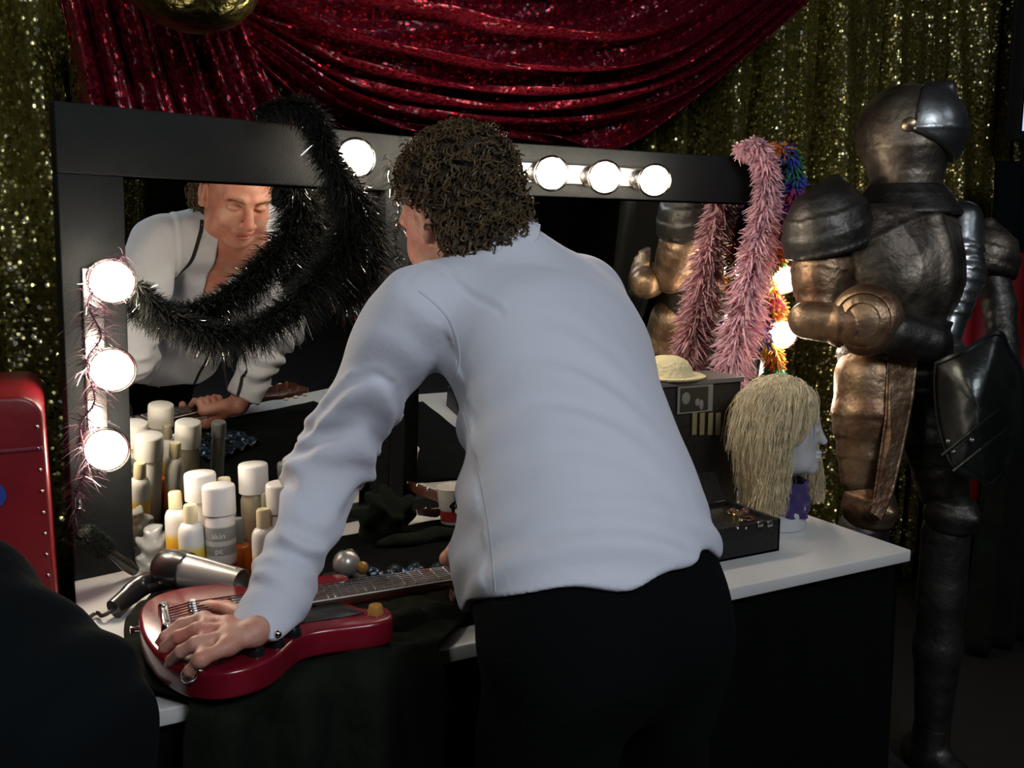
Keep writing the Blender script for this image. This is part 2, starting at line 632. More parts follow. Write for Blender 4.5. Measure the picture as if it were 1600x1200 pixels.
# ---------------------------------------------------------------- room shell
Y_BACK = 2.75
def wall(name, c, s, m='wall_dark'):
    o = MB().box(c, s).obj(name, m, smooth=False)
    tag(o, kind='structure')
    return o
wall('floor', (0.9, 0.2, -0.05), (6.2, 5.6, 0.1), 'floor_dark')
wall('ceiling', (0.9, 0.2, 3.05), (6.2, 5.6, 0.1))
wall('wall_back', (0.9, Y_BACK + 0.05, 1.5), (6.2, 0.1, 3.0))
wall('wall_front', (0.9, -2.45, 1.5), (6.2, 0.1, 3.0))
wall('wall_left', (-2.15, 0.2, 1.5), (0.1, 5.4, 3.0))
wall('wall_right', (3.95, 0.2, 1.5), (0.1, 5.4, 3.0))


def curtain(name, x0, x1, y, z0, z1, pleat, depth, m, seed, label, cat='curtain', nz=14, rot=False):
    rr = random.Random(seed)
    n = int((x1 - x0) / 0.007)
    # irregular pleats
    ph = []
    a = 0.0
    xs = []
    w = pleat
    for i in range(n + 1):
        x = x0 + (x1 - x0) * i / n
        a += 2 * math.pi * ((x1 - x0) / n) / w
        if a > 2 * math.pi:
            a -= 2 * math.pi
            w = pleat * rr.uniform(0.6, 1.5)
        xs.append(x); ph.append((a, w))
    vs = []
    for k in range(nz + 1):
        z = z0 + (z1 - z0) * k / nz
        for i in range(n + 1):
            a, w = ph[i]
            d = depth * (w / pleat)
            yy = y + d * math.sin(a) + 0.35 * d * math.sin(2.3 * a + 1.7 * z + i * 0.01) + 0.02 * math.sin(xs[i] * 3.1 + z * 1.3)
            xx = xs[i] + 0.4 * d * math.cos(a * 1.0) + 0.006 * math.sin(z * 4 + i * 0.05)
            vs.append((xx, yy, z))
    fs = [(k * (n + 1) + i, k * (n + 1) + i + 1, (k + 1) * (n + 1) + i + 1, (k + 1) * (n + 1) + i) for k in range(nz) for i in range(n)]
    mb = MB(); mb.add(vs, fs)
    o = mb.obj(name, m)
    md = o.modifiers.new('thickness', 'SOLIDIFY'); md.thickness = 0.002
    return tag(o, label, cat)


curtain('sequin_curtain', -1.3, 3.7, 2.50, 0.02, 2.98, 0.15, 0.080, 'gold_sequins', 5,
        'gold sequinned curtain hanging in folds behind the mirror and the armour')
cb = curtain('sequin_curtain', -1.2, 2.6, -2.2, 0.02, 2.7, 0.16, 0.035, 'gold_sequins', 9,
             'gold sequinned curtain across the room, seen dimly in the mirror')

# ---------------------------------------------------------------- red sequinned swag
YS = 2.12
def swag():
    # every fold line runs from the left gather to the right anchor, given by photograph points on the plane Y = YS
    def W(px, py, dy=0.0):
        p = on_Y(px, py, YS + dy); return p
    tops = [[(330, -150), (560, -110), (780, -90), (1000, -110), (1240, -190)],
            [(345, -60), (560, -20), (800, 20), (1000, -10), (1245, -140)],
            [(360, -10), (540, 60), (800, 90), (1010, 60), (1250, -90)],
            [(365, 25), (540, 120), (790, 150), (1020, 105), (1255, -50)],
            [(370, 45), (540, 165), (780, 195), (1030, 140), (1258, -20)],
            [(372, 70), (550, 205), (800, 228), (960, 220), (1262, 0)]]
    curves = []
    for c in tops:
        curves.append([W(*p) for p in smooth2(c, 16)])
    nu = len(curves[0])
    nv = 120
    def fn(u, v):
        t = v * (len(curves) - 1)
        i = min(int(t), len(curves) - 2); f = t - i
        k = u * (nu - 1); a = min(int(k), nu - 2); g = k - a
        def pt(cv): return curves[cv][a].lerp(curves[cv][a + 1], g)
        p0 = pt(max(i - 1, 0)); p1 = pt(i); p2 = pt(i + 1); p3 = pt(min(i + 2, len(curves) - 1))
        p = 0.5 * ((2 * p1) + (p2 - p0) * f + (2 * p0 - 5 * p1 + 4 * p2 - p3) * f * f + (3 * p1 - p0 - 3 * p2 + p3) * f ** 3)
        # folds running along the swag
        A = 0.052 * (0.35 + 0.65 * math.sin(math.pi * u) ** 0.6)
        ph = 7.5 * v + 0.55 * math.sin(3 * u + 2) + 0.3 * math.sin(9 * v)
        s = math.sin(2 * math.pi * ph)
        p = p.copy()
        p.y += -A * (abs(s) ** 0.7 * (1 if s > 0 else -1)) - 0.012 * math.sin(2 * math.pi * 17 * v + 5 * u) - 0.10 * math.sin(math.pi * u)
        p.z += -0.35 * A * math.cos(2 * math.pi * ph)
        return p
    mb = MB().grid(fn, 150, nv)
    return mb


def smooth2(c, n):
    return [(p.x, p.y) for p in smooth_path([(a, b, 0) for a, b in c], n)]


sw = swag().obj('sequin_swag', 'red_sequins')
sw.modifiers.new('thickness', 'SOLIDIFY').thickness = 0.003
tag(sw, 'red sequinned drape swagged in deep folds across the gold curtain', 'drape')


def tail_fn(u, v):
    # falls from the top left, fanning out of the gather down behind the mirror frame
    x0 = 75 + 85 * v ** 0.8; x1 = 365 + 165 * v ** 1.2
    y0 = -60; y1 = 330
    px = x0 + (x1 - x0) * u; py = y0 + (y1 - y0) * v
    p = on_Y(px, py, YS - 0.03)
    A = 0.036 * (0.5 + 0.5 * v)
    ph = 6.5 * (u ** 0.9) + 0.25 * math.sin(5 * u + 2 * v)
    p.y += A * math.sin(2 * math.pi * ph) + 0.010 * math.sin(2 * math.pi * 15 * u + 3 * v)
    return p
tl = MB().grid(tail_fn, 170, 30).obj('tail', 'red_sequins', sw)
tl.modifiers.new('thickness', 'SOLIDIFY').thickness = 0.003

# gold dome ornament on the gather, top left, cut by the upper edge of the photograph
g = on_Y(298, -62, 1.86)
dome = MB().lathe([(0.0, -0.128), (0.04, -0.124), (0.08, -0.108), (0.11, -0.08), (0.132, -0.04), (0.14, 0.0), (0.134, 0.035), (0.11, 0.08), (0.07, 0.11), (0.0, 0.125)], 48).obj('hanging_ornament', 'gold_foil')
dome.location = g
tag(dome, 'round dark gold foil ornament hanging over the gathered end of the red drape', 'ornament')
rim = MB().tube([Vector((0.142 * math.cos(a), 0.142 * math.sin(a), 0.0)) for a in np.linspace(0, 2 * math.pi, 49)[:-1]], 0.009, 8, closed=True).obj('rim', 'case_edge')
rim.parent = dome
cordo = MB().tube([(0, 0, 0.12), (0, 0, 3.0 - g.z)], 0.004, 6).obj('cord', 'black_cloth')
cordo.parent = dome

# bright framed panel at the right edge and red cloth below it
p0 = on_Y(1596, 0, 2.3)
pan = thing('light_panel', 'bright bluish white lit panel at the far right edge, beside the gold curtain', 'panel', (p0.x + 0.16, 2.30, 2.0))
zt = on_Y(1592, 205, 2.3).z
MB().box((p0.x + 0.16, 2.30, (2.5 + zt) / 2), (0.28, 0.02, 2.5 - zt), bev=0.004).obj('screen', 'screen_white', pan)
fb = MB()
fb.box((p0.x + 0.012, 2.295, (2.5 + zt) / 2), (0.02, 0.05, 2.5 - zt + 0.04), bev=0.004)
fb.box((p0.x + 0.16, 2.295, zt - 0.02), (0.32, 0.05, 0.035), bev=0.004)
fb.box((p0.x + 0.16, 2.322, (2.5 + zt) / 2), (0.32, 0.012, 2.5 - zt + 0.04), bev=0.002)  # backing added to keep the screen's glow off the curtain
fb.obj('frame', 'black_frame', pan)
# stand for the panel
MB().tube([(p0.x + 0.2, 2.31, zt), (p0.x + 0.2, 2.31, 0.0)], 0.02, 12).obj('stand', 'black_frame', pan)

def cloth_hang(name, pts_px, y, m, label, cat, amp=0.02, folds=4, zb=0.2):
    a = on_Y(pts_px[0][0], pts_px[0][1], y); b = on_Y(pts_px[1][0], pts_px[1][1], y)
    def fn(u, v):
        x = a.x + (b.x - a.x) * (u + 0.05 * math.sin(4 * v) * (1 - v))
        z = a.z + (zb - a.z) * v
        return Vector((x, y + amp * math.sin(2 * math.pi * folds * u + 2 * v) * (0.4 + 0.6 * v), z))
    o = MB().grid(fn, 60, 20).obj(name, m)
    o.modifiers.new('thickness', 'SOLIDIFY').thickness = 0.003
    return tag(o, label, cat)
cloth_hang('hanging_garment', [(1485, 395), (1640, 395)], 1.95, 'red_case', 'red satin garment hanging behind the armour at the right', 'garment', 0.03, 4, 0.5)
cloth_hang('hanging_garment', [(1555, 250), (1680, 250)], 2.15, 'dark_jacket', 'dark garment hanging at the right edge beyond the red satin garment', 'garment', 0.03, 3, 0.3)
cloth_hang('hanging_garment', [(1548, 600), (1660, 600)], 1.85, 'olive_cloth', 'olive brown cloth hanging low at the right edge beside the shield', 'garment', 0.03, 3, 0.02)

# garments added on the far side of the room as content for the main mirror
for gx, gy, m_, lb in ((2.5, -0.55, 'olive_cloth', 'long dull olive garment added across the room for the main mirror to reflect'), (3.0, -0.35, 'dull_film', 'garment in a clear cover added across the room for pale streaks in the main mirror')):
    if m_ == 'dull_film': mat('dull_film', (0.16, 0.15, 0.13), 0.25, spec=0.8)
    def gf(u, v, gx=gx, gy=gy):
        a = 2 * math.pi * u
        w = 0.20 * (0.55 + 0.45 * min(1, v * 3)) ; 
        return Vector((gx + w * math.cos(a) + 0.015 * math.sin(7 * a + 3 * v), gy + 0.09 * math.sin(a) + 0.012 * math.sin(5 * a), 1.75 - 1.25 * v - 0.05 * abs(math.cos(a)) * (1 - v)))
    go = MB().grid(gf, 70, 16).obj('hanging_garment', m_)
    go.modifiers.new('thickness', 'SOLIDIFY').thickness = 0.003
    tag(go, lb, 'garment')
    hk = MB().tube([(gx, gy, 1.70), (gx, gy, 1.86)], 0.004, 8).obj('hanger', 'chrome', go)
rk = MB()
rk.tube([(2.1, -0.45, 0.0), (2.1, -0.45, 1.87), (3.4, -0.45, 1.87), (3.4, -0.45, 0.0)], 0.014, 10)
tag(rk.obj('added_clothes_rail', 'dull_chrome'), 'metal clothes rail added across the room to carry the two mirror garments', 'clothes rail')

# ---------------------------------------------------------------- dressing table
TX0, TX1, TY0, TY1, TZ = 0.0, 1.545, 1.215, 1.96, 0.75
tb = thing('dressing_table', 'long dressing table with white top and black cloth skirt', 'table', ((TX0 + TX1) / 2, (TY0 + TY1) / 2, 0))
MB().box(((TX0 + TX1) / 2, (TY0 + TY1) / 2, TZ - 0.0125), (TX1 - TX0, TY1 - TY0, 0.025), bev=0.003).obj('table_top', 'white_laminate', tb)
def skirt(u, v):
    per = [(TX0 + 0.01, TY1 - 0.01), (TX0 + 0.01, TY0 + 0.012), (TX1 - 0.012, TY0 + 0.012), (TX1 - 0.012, TY1 - 0.01)]
    L = [Vector(per[i + 1]) - Vector(per[i]) for i in range(3)]
    tot = sum(l.length for l in L)
    s = u * tot
    for i in range(3):
        if s <= L[i].length or i == 2:
            p = Vector(per[i]) + L[i].normalized() * min(s, L[i].length)
            nn = Vector((L[i].y, -L[i].x)).normalized()
            break
        s -= L[i].length
    d = (0.002 + 0.014 * v) * math.sin(u * 160 + 0.5 * math.sin(9 * u)) - 0.012
    p = p - nn * -d if False else p + nn * (d)
    return Vector((p.x, p.y, (TZ - 0.026) * (1 - v) + 0.01 * v))
MB().grid(skirt, 420, 10).obj('skirt', 'black_cloth', tb)
for lx in (TX0 + 0.07, TX1 - 0.07):
    for ly in (TY0 + 0.07, TY1 - 0.07):
        MB().box((lx, ly, (TZ - 0.025) / 2), (0.04, 0.04, TZ - 0.025), bev=0.003).obj('leg', 'black_frame', tb)

# ---------------------------------------------------------------- vanity mirror: left wing and main panel, one hinged thing
TILT = R(6.0)                  # the whole mirror leans a little towards the table
MY = 1.95                     # foot of the main panel
HX = 0.665                     # hinge
WING = R(13.0)
WLEN = 0.682
TH = 0.035
Mw = Matrix.Translation((HX, MY, TZ)) @ Matrix.Rotation(WING, 4, 'Z') @ Matrix.Rotation(TILT, 4, 'X') @ Matrix.Translation((-WLEN, 0, 0))
Mc = Matrix.Translation((HX + 0.004, MY, TZ)) @ Matrix.Rotation(TILT, 4, 'X')
NW = Mw.to_3x3() @ Vector((0, -1, 0)); NC = Mc.to_3x3() @ Vector((0, -1, 0))


def loc_on(Mx, px, py, off=0.0):
    """place on a panel in its own coordinates"""
    n = Mx.to_3x3() @ Vector((0, -1, 0))
    return Mx.inverted() @ on_plane(px, py, Mx @ Vector((0, -off, 0)), n)


MT = (loc_on(Mw, 200, 175).z + loc_on(Mc, 1090, 237).z) / 2
MI = (loc_on(Mw, 300, 280).z + loc_on(Mc, 1090, 316).z) / 2
print('MIRROR top', loc_on(Mw, 200, 175), loc_on(Mw, 450, 190), loc_on(Mc, 1090, 237), 'inner', loc_on(Mw, 300, 280), loc_on(Mc, 1090, 316), 'left', loc_on(Mw, 95, 170), loc_on(Mw, 100, 900), loc_on(Mw, 200, 280))
vm = thing('vanity_mirror', 'black framed dressing room mirror with globe bulbs standing on the white table', 'mirror', (0.8, MY, TZ))


def panel(matrix, w, left, right, bottom=0.03):
    f = MB()
    f.box((w / 2, TH / 2, (MT + MI) / 2), (w, TH, MT - MI), bev=0.003)
    f.box((left / 2, TH / 2, MI / 2), (left, TH, MI), bev=0.003)
    f.box((w - right / 2, TH / 2, MI / 2), (right, TH, MI), bev=0.003)
    f.box(((left + w - right) / 2, TH / 2, bottom / 2), (w - left - right, TH, bottom), bev=0.003)
    f.box((w / 2, TH + 0.006, MT / 2), (w - 0.02, 0.010, MT - 0.02), bev=0.002)
    f.obj('frame', 'black_frame', vm, matrix=matrix)
    g = MB().box((w / 2, 0.022, MI / 2), (w - left - right + 0.01, 0.006, MI - bottom + 0.02))
    g.obj('mirror_glass', 'mirror_silver', vm, smooth=False, matrix=matrix)


CWID = loc_on(Mc, 1238, 400).x
panel(Mw, WLEN, 0.108, 0.035)
panel(Mc, CWID, 0.035, 0.125)
BR = 0.0405
BOFF = 0.078


def bulb(Mx, px, py):
    l = loc_on(Mx, px, py, BOFF)
    c = Mx @ Vector((l.x, 0, l.z)); ax = Mx.to_3x3() @ Vector((0, -1, 0))
    cen = c + ax * BOFF
    prof = []
    for i in range(15):
        a = math.pi * i / 14 * 0.86
        prof.append((BR * math.sin(a), BOFF + BR * math.cos(a)))
    prof += [(0.0145, 0.036), (0.0135, 0.028)]
    prof.reverse()
    g = MB().lathe(prof, 32, c, ax, close=False).obj('light_bulb', 'bulb_glass', vm)
    MB().ball(cen, 0.0345, 20, 14).obj('glow', 'bulb_glow', g)
    MB().lathe([(0.0, 0.0), (0.024, 0.0), (0.024, 0.012), (0.019, 0.016), (0.019, 0.030), (0.0135, 0.034), (0.0135, 0.03)], 24, c, ax).obj('socket', 'socket_metal', g)
    return l


for px, py in [(175, 440), (175, 578), (166, 703), (556, 247)]:
    bulb(Mw, px, py)
for px, py in [(672, 256), (770, 263), (862, 271), (945, 277), (1023, 282), (1226, 437), (1223, 523), (1220, 606)]:
    bulb(Mc, px, py)
def strip(Mx, a, b, w=0.045):
    a = loc_on(Mx, *a, 0.02); b = loc_on(Mx, *b, 0.02)
    if abs(a.x - b.x) > abs(a.z - b.z):
        c, s_ = ((a.x + b.x) / 2, -0.004, (a.z + b.z) / 2), (abs(b.x - a.x), 0.008, w)
    else:
        c, s_ = ((a.x + b.x) / 2, -0.004, (a.z + b.z) / 2), (w, 0.008, abs(b.z - a.z))
    MB().box(c, s_, bev=0.002).obj('lamp_strip', 'dull_chrome', vm, matrix=Mx)
strip(Mc, (640, 258), (1030, 281))
strip(Mw, (156, 420), (150, 720), 0.035)
strip(Mc, (1205, 420), (1203, 640), 0.035)

# ---------------------------------------------------------------- the man leaning over the table
def CWd(x, f, z=0.0):
    """direction given as right / ahead / up of the lens, turned into room axes"""
    return Vector((math.cos(YAW) * x + math.sin(YAW) * f, -math.sin(YAW) * x + math.cos(YAW) * f, z))


man = thing('person', 'person in pale blue shirt and black trousers leaning over the red electric guitar', 'person', (0, 0, 0))
Rv = CWd(0.77, 0.64).normalized()         # his right
Fv = CWd(-0.64, 0.77).normalized()        # where his chest points
pel = P(955, 985, 1.17)
nbase = P(788, 416, 1.50)
Tv = (nbase - pel).normalized()
Fb = (Fv - Tv * Fv.dot(Tv)).normalized()
Rb = Fb.cross(Tv).normalized()
BX = axes_of(Rb, Fb, Tv)
shL = P(640, 492, 1.37); elL = P(512, 735, 1.42); wrL = P(420, 968, 1.262)
shR = P(905, 468, 1.60); wrR = P(752, 893, 1.475)
elR = (shR + wrR) / 2 + Fv * 0.10 + Rv * 0.06
hipL = pel - Rv * 0.09 - Vector((0, 0, 0.03)); hipR = pel + Rv * 0.09 - Vector((0, 0, 0.03))
man.location = (pel.x, pel.y, 0)

belly = P(935, 850, 1.25) + Fb * 0.02
mid = P(905, 715, 1.32)
chest = P(862, 570, 1.42)
upper = P(805, 478, 1.48)


def torso(p, g=0.0):
    d = sd_ell(p, pel + Tv * 0.02, (0.178 + g, 0.125 + g, 0.13 + g), BX)
    d = smin(d, sd_ell(p, belly, (0.178 + g, 0.150 + g, 0.15 + g), BX), 0.09)
    d = smin(d, sd_ell(p, belly + Fb * 0.075, (0.13 + g, 0.10 + g, 0.12 + g), BX), 0.08)
    d = smin(d, sd_ell(p, mid, (0.170 + g, 0.125 + g, 0.16 + g), BX), 0.09)
    d = smin(d, sd_ell(p, chest, (0.178 + g, 0.120 + g, 0.16 + g), BX), 0.09)
    d = smin(d, sd_cone(p, shL + (shR - shL) * 0.08 + Tv * 0.0, upper + Tv * 0.04, 0.066 + g, 0.066 + g), 0.06)
    d = smin(d, sd_cone(p, upper + Tv * 0.04, shR, 0.066 + g, 0.066 + g), 0.06)
    d = smin(d, sd_cone(p, upper + Tv * 0.05, nbase, 0.08 + g, 0.06 + g), 0.06)
    d = smin(d, sd_ell(p, P(900, 530, 1.50), (0.12 + g, 0.085 + g, 0.12 + g), BX), 0.07)
    return d


def armf(p, s, e, w, r0, r1, r2, k=0.03):
    return smin(sd_cone(p, s, e, r0, r1), sd_cone(p, e, w, r1, r2), k)


# head frame
fh = CWd(-0.70, 0.71).normalized()
hp = R(24)
hf = fh * math.cos(hp) - Vector((0, 0, 1)) * math.sin(hp)
hu = fh * math.sin(hp) + Vector((0, 0, 1)) * math.cos(hp)
hr = hf.cross(hu).normalized()
# slight roll
HC = P(714, 342, 1.52)
HX_ = axes_of(hr, hf, hu)


def H(x, y, z):
    return HC + hr * x + hf * y + hu * z


def headf(p):
    q = (p - np3(HC)) @ HX_.T
    d = sd_ell(q, (0, -0.015, 0.040), (0.077, 0.098, 0.090))
    d = smin(d, sd_ell(q, (0, 0.030, 0.0), (0.066, 0.064, 0.098)), 0.03)
    d = smin(d, sd_ell(q, (0, 0.026, -0.068), (0.060, 0.056, 0.046)), 0.03)
    d = smin(d, sd_ell(q, (0, 0.070, -0.096), (0.026, 0.020, 0.018)), 0.03)
    for s in (-1, 1):
        d = smin(d, sd_ell(q, (s * 0.040, 0.060, -0.034), (0.026, 0.024, 0.028)), 0.025)
        d = smin(d, sd_ell(q, (s * 0.050, 0.035, -0.075), (0.022, 0.028, 0.024)), 0.025)
        d = smin(d, sd_cone(q, (s * 0.014, 0.0905, 0.030), (s * 0.048, 0.076, 0.032), 0.0105, 0.0095), 0.012)
    for s in (-1, 1):
        d = smax(d, -sd_ell(q, (s * 0.031, 0.102, 0.010), (0.022, 0.024, 0.016)), 0.008)
        d = smin(d, sd_ell(q, (s * 0.031, 0.0785, 0.008), (0.0150, 0.0140, 0.0125)), 0.004)
        d = smin(d, sd_cone(q, (s * 0.020, 0.0900, 0.0105), (s * 0.043, 0.0840, 0.0095), 0.0042, 0.0042), 0.005)   # upper lids, lowered
        d = smax(d, -sd_cone(q, (s * 0.020, 0.0955, 0.0035), (s * 0.043, 0.0890, 0.0030), 0.0012, 0.0012), 0.003)
    d = smin(d, sd_cone(q, (0, 0.090, 0.024), (0, 0.119, -0.022), 0.0085, 0.0130), 0.010)
    for s in (-1, 1):
        d = smin(d, sd_ell(q, (s * 0.0145, 0.107, -0.028), (0.0090, 0.010, 0.008)), 0.005)
        d = smax(d, -sd_ell(q, (s * 0.007, 0.112, -0.0375), (0.0035, 0.006, 0.004)), 0.003)
    d = smin(d, sd_ell(q, (0, 0.086, -0.055), (0.026, 0.014, 0.013)), 0.012)
    d = smin(d, sd_ell(q, (0, 0.0965, -0.0580), (0.024, 0.0075, 0.0052)), 0.005)
    d = smin(d, sd_ell(q, (0, 0.0945, -0.0700), (0.021, 0.0085, 0.0062)), 0.005)
    d = smax(d, -sd_ell(q, (0, 0.104, -0.0638), (0.027, 0.012, 0.0017)), 0.003)
    for s in (-1, 1):   # nasolabial folds
        d = smax(d, -sd_cone(q, (s * 0.020, 0.0985, -0.034), (s * 0.034, 0.086, -0.062), 0.0014, 0.0014), 0.005)
    for s in (-1, 1):   # ears
        d = smin(d, sd_ell(q, (s * 0.080, -0.004, -0.006), (0.0085, 0.019, 0.032)), 0.006)
        d = smin(d, sd_cone(q, (s * 0.077, 0.006, -0.032), (s * 0.079, 0.002, -0.038), 0.008, 0.008), 0.006)
        d = smax(d, -sd_ell(q, (s * 0.0905, 0.000, -0.002), (0.0065, 0.010, 0.020)), 0.004)
    # neck and jowls
    d = smin(d, sd_cone(p, H(0, -0.030, -0.045), nbase + Tv * 0.0 - Fb * 0.0, 0.060, 0.066), 0.035)
    return d


def bodyskin_upper(p):
    return smin(headf(p), torso(p, -0.004) , 0.03)


lo = [min(c) for c in zip(tuple(HC - Vector((0.17,) * 3)), tuple(nbase - Vector((0.2,) * 3)))]
hi = [max(c) for c in zip(tuple(HC + Vector((0.17,) * 3)), tuple(nbase + Vector((0.2,) * 3)))]
VQ_head = mesh_sdf(bodyskin_upper, lo, hi, 0.0030, 1)


# hands: palm and five fingers, each chain given joint by joint
def handf(chains, palm):
    def f(p):
        d = None
        for a, b, r1, r2 in palm:
            x = sd_cone(p, a, b, r1, r2)
            d = x if d is None else smin(d, x, 0.009)
        for ch in chains:
            x = None
            for (a, ra), (b, rb) in zip(ch[:-1], ch[1:]):
                y = sd_cone(p, a, b, ra, rb)
                x = y if x is None else smin(x, y, 0.003)
            d = smin(d, x, 0.006)
        return d
    return f


# left hand spread over the lower bout, fingers curling down over the end of the guitar body
def L(px, py, z):
    return P(px, py, z)
TOPZ = 0.815
def onbody(px, py, dz=0.010):
    return on_Z(px, py, TOPZ + dz)
kn = [onbody(318, 967, 0.030), onbody(308, 984, 0.034), onbody(306, 1006, 0.034), onbody(314, 1030, 0.030)]
wl = onbody(398, 988, 0.034)
p1 = [onbody(283, 976, 0.022), onbody(279, 995, 0.024), onbody(283, 1018, 0.022), onbody(297, 1048, 0.012)]
p2 = [onbody(258, 995, 0.010), onbody(258, 1011, 0.006), onbody(268, 1031, 0.002), onbody(294, 1060, -0.012)]
p3 = [onbody(246, 1010, -0.008), onbody(251, 1026, -0.014), onbody(262, 1044, -0.018), onbody(298, 1070, -0.034)]
chL = []
rr_ = [(0.0096, 0.0090, 0.0080, 0.0070), (0.0098, 0.0092, 0.0082, 0.0072), (0.0094, 0.0086, 0.0076, 0.0066), (0.0086, 0.0078, 0.0070, 0.0060)]
for i in range(4):
    chL.append([(kn[i], rr_[i][0]), (p1[i], rr_[i][1]), (p2[i], rr_[i][2]), (p3[i], rr_[i][3])])
thumb = [(onbody(382, 962, 0.026), 0.0135), (onbody(352, 950, 0.020), 0.0115), (onbody(328, 948, 0.012), 0.0100), (onbody(311, 951, 0.009), 0.0085)]
chL.append(thumb)
palmL = [(wl, kn[0], 0.0130, 0.0095), (wl, kn[1], 0.0140, 0.0100), (wl, kn[2], 0.0140, 0.0095), (wl - Vector((0, 0, 0.003)), kn[3], 0.0125, 0.0088),
         (kn[0], kn[3], 0.0085, 0.0085), ((wl * 0.5 + kn[0] * 0.5), (wl * 0.5 + kn[3] * 0.5), 0.014, 0.013), (wl, thumb[0][0], 0.0140, 0.0135), (wl, wrL, 0.0175, 0.0225), (wrL, wrL + (elL - wrL) * 0.35, 0.0255, 0.032)]
fL = handf(chL, palmL)
allp = [x[0] for c in chL for x in c] + [wl, wrL]
lo = [min(p[i] for p in allp) - 0.045 for i in range(3)]; hi = [max(p[i] for p in allp) + 0.045 for i in range(3)]
VQ_hl = mesh_sdf(fL, lo, hi, 0.0019, 1)

# right hand closed round the guitar neck: thumb over the near side, fingers under
NKZ = 0.822
nb = on_Z(742, 893, NKZ)               # a spot on the middle of the fingerboard
ndir = (on_Z(742, 893, NKZ) - on_Z(560, 926, NKZ)).normalized()
nside = Vector((0, 0, 1)).cross(ndir).normalized()   # points away from the lens
pal = nb + nside * 0.052 + Vector((0, 0, 0.004)) + ndir * 0.02
chR = []
for i, off in enumerate((-0.028, -0.008, 0.012, 0.031)):
    b = nb + ndir * off
    k0 = b + nside * 0.050 + Vector((0, 0, 0.012))
    chR.append([(k0, 0.0110), (b + nside * 0.030 + Vector((0, 0, 0.030)), 0.0098), (b + nside * 0.008 + Vector((0, 0, 0.026)), 0.0088), (b - nside * 0.006 + Vector((0, 0, 0.012)), 0.0080)])
chR.append([(nb + nside * 0.040 + Vector((0, 0, -0.030)) - ndir * 0.01, 0.014), (nb + nside * 0.0 + Vector((0, 0, -0.036)) - ndir * 0.035, 0.0115), (nb - nside * 0.030 + Vector((0, 0, -0.020)) - ndir * 0.040, 0.0110), (nb - nside * 0.036 + Vector((0, 0, 0.004)) - ndir * 0.036, 0.0095)])
k0s = [c[0][0] for c in chR[:4]]
wr2 = pal + nside * 0.05 + ndir * 0.02 + Vector((0, 0, 0.03))
palmR = [(wr2, k0s[0], 0.021, 0.013), (wr2, k0s[1], 0.022, 0.0135), (wr2, k0s[2], 0.022, 0.0135), (wr2, k0s[3], 0.020, 0.0125),
         (k0s[0], k0s[3], 0.011, 0.011), (wr2, chR[4][0][0], 0.020, 0.015), (wr2, wr2 + (elR - wr2) * 0.4, 0.026, 0.036)]
wrR = wr2
fR = handf(chR, palmR)
allp = [x[0] for c in chR for x in c] + [wr2, wr2 + (elR - wr2) * 0.25]
lo = [min(p[i] for p in allp) - 0.045 for i in range(3)]; hi = [max(p[i] for p in allp) + 0.045 for i in range(3)]
VQ_hr = mesh_sdf(fR, lo, hi, 0.0022, 1)

kneeL = Vector((hipL.x, hipL.y, 0.47)) + Fv * 0.05 - Rv * 0.02
kneeR = Vector((hipR.x, hipR.y, 0.47)) + Fv * 0.04 + Rv * 0.02
ankL = Vector((kneeL.x, kneeL.y, 0.09)) - Fv * 0.03 - Rv * 0.02
ankR = Vector((kneeR.x, kneeR.y, 0.09)) - Fv * 0.04 + Rv * 0.02


def legs(p, g=0.0):
    d = None
    for hp_, kn_, an_ in ((hipL, kneeL, ankL), (hipR, kneeR, ankR)):
        x = smin(sd_cone(p, hp_, kn_, 0.088 + g, 0.062 + g), sd_cone(p, kn_, an_, 0.060 + g, 0.043 + g * 1.3), 0.03)
        d = x if d is None else smin(d, x, 0.03)
    return d


def body_low(p):
    d = torso(p, -0.012)
    d = smin(d, legs(p, -0.012), 0.05)
    d = smin(d, armf(p, shL, elL, wrL + (elL - wrL) * 0.15, 0.050, 0.040, 0.026), 0.03)
    d = smin(d, armf(p, shR, elR, wrR, 0.050, 0.040, 0.024), 0.03)
    for an_ in (ankL, ankR):
        d = smin(d, sd_cone(p, an_, an_ + Fv * 0.13 - Vector((0, 0, 0.055)), 0.042, 0.032), 0.03)
    return d


allp = [pel, shL, shR, elL, elR, wrL, wrR, ankL, ankR, nbase]
lo = [min(p[i] for p in allp) - 0.26 for i in range(3)]; hi = [max(p[i] for p in allp) + 0.26 for i in range(3)]
lo[2] = 0.0
VQ_low = mesh_sdf(body_low, lo, hi, 0.009, 1)
body = sdf_obj('body', join_vq(VQ_head, VQ_hl, VQ_hr, VQ_low), ['skin', 'lips', 'brow_hair'], man)
# tint lips and eyebrows by their own faces
me = body.data
nF = len(VQ_head[1])
cent = VQ_head[0][VQ_head[1]].mean(1)
q = (cent - np3(HC)) @ HX_.T
mi = np.zeros(len(me.polygons), dtype=int)
lip = (np.abs(q[:, 0]) < 0.024) & (q[:, 2] > -0.078) & (q[:, 2] < -0.053) & (q[:, 1] > 0.094)
mi[:nF][lip] = 1
me.polygons.foreach_set('material_index', mi.tolist())
# eyebrows
for s in (-1, 1):
    eb = MB()
    for k in range(46):
        t = k / 45
        base = H(s * (0.013 + 0.036 * t), 0.1030 - 0.015 * t * t + 0.0005, 0.0305 + 0.004 * math.sin(math.pi * t) + random.uniform(-0.002, 0.002))
        tip = base + hr * s * 0.006 + hf * 0.0015 + hu * random.uniform(0.0, 0.003)
        eb.tube([base, (base + tip) / 2 + hf * 0.001, tip], [0.0011, 0.0012, 0.0003], 4)
    eb.obj('eyebrow', 'brow_hair', man)


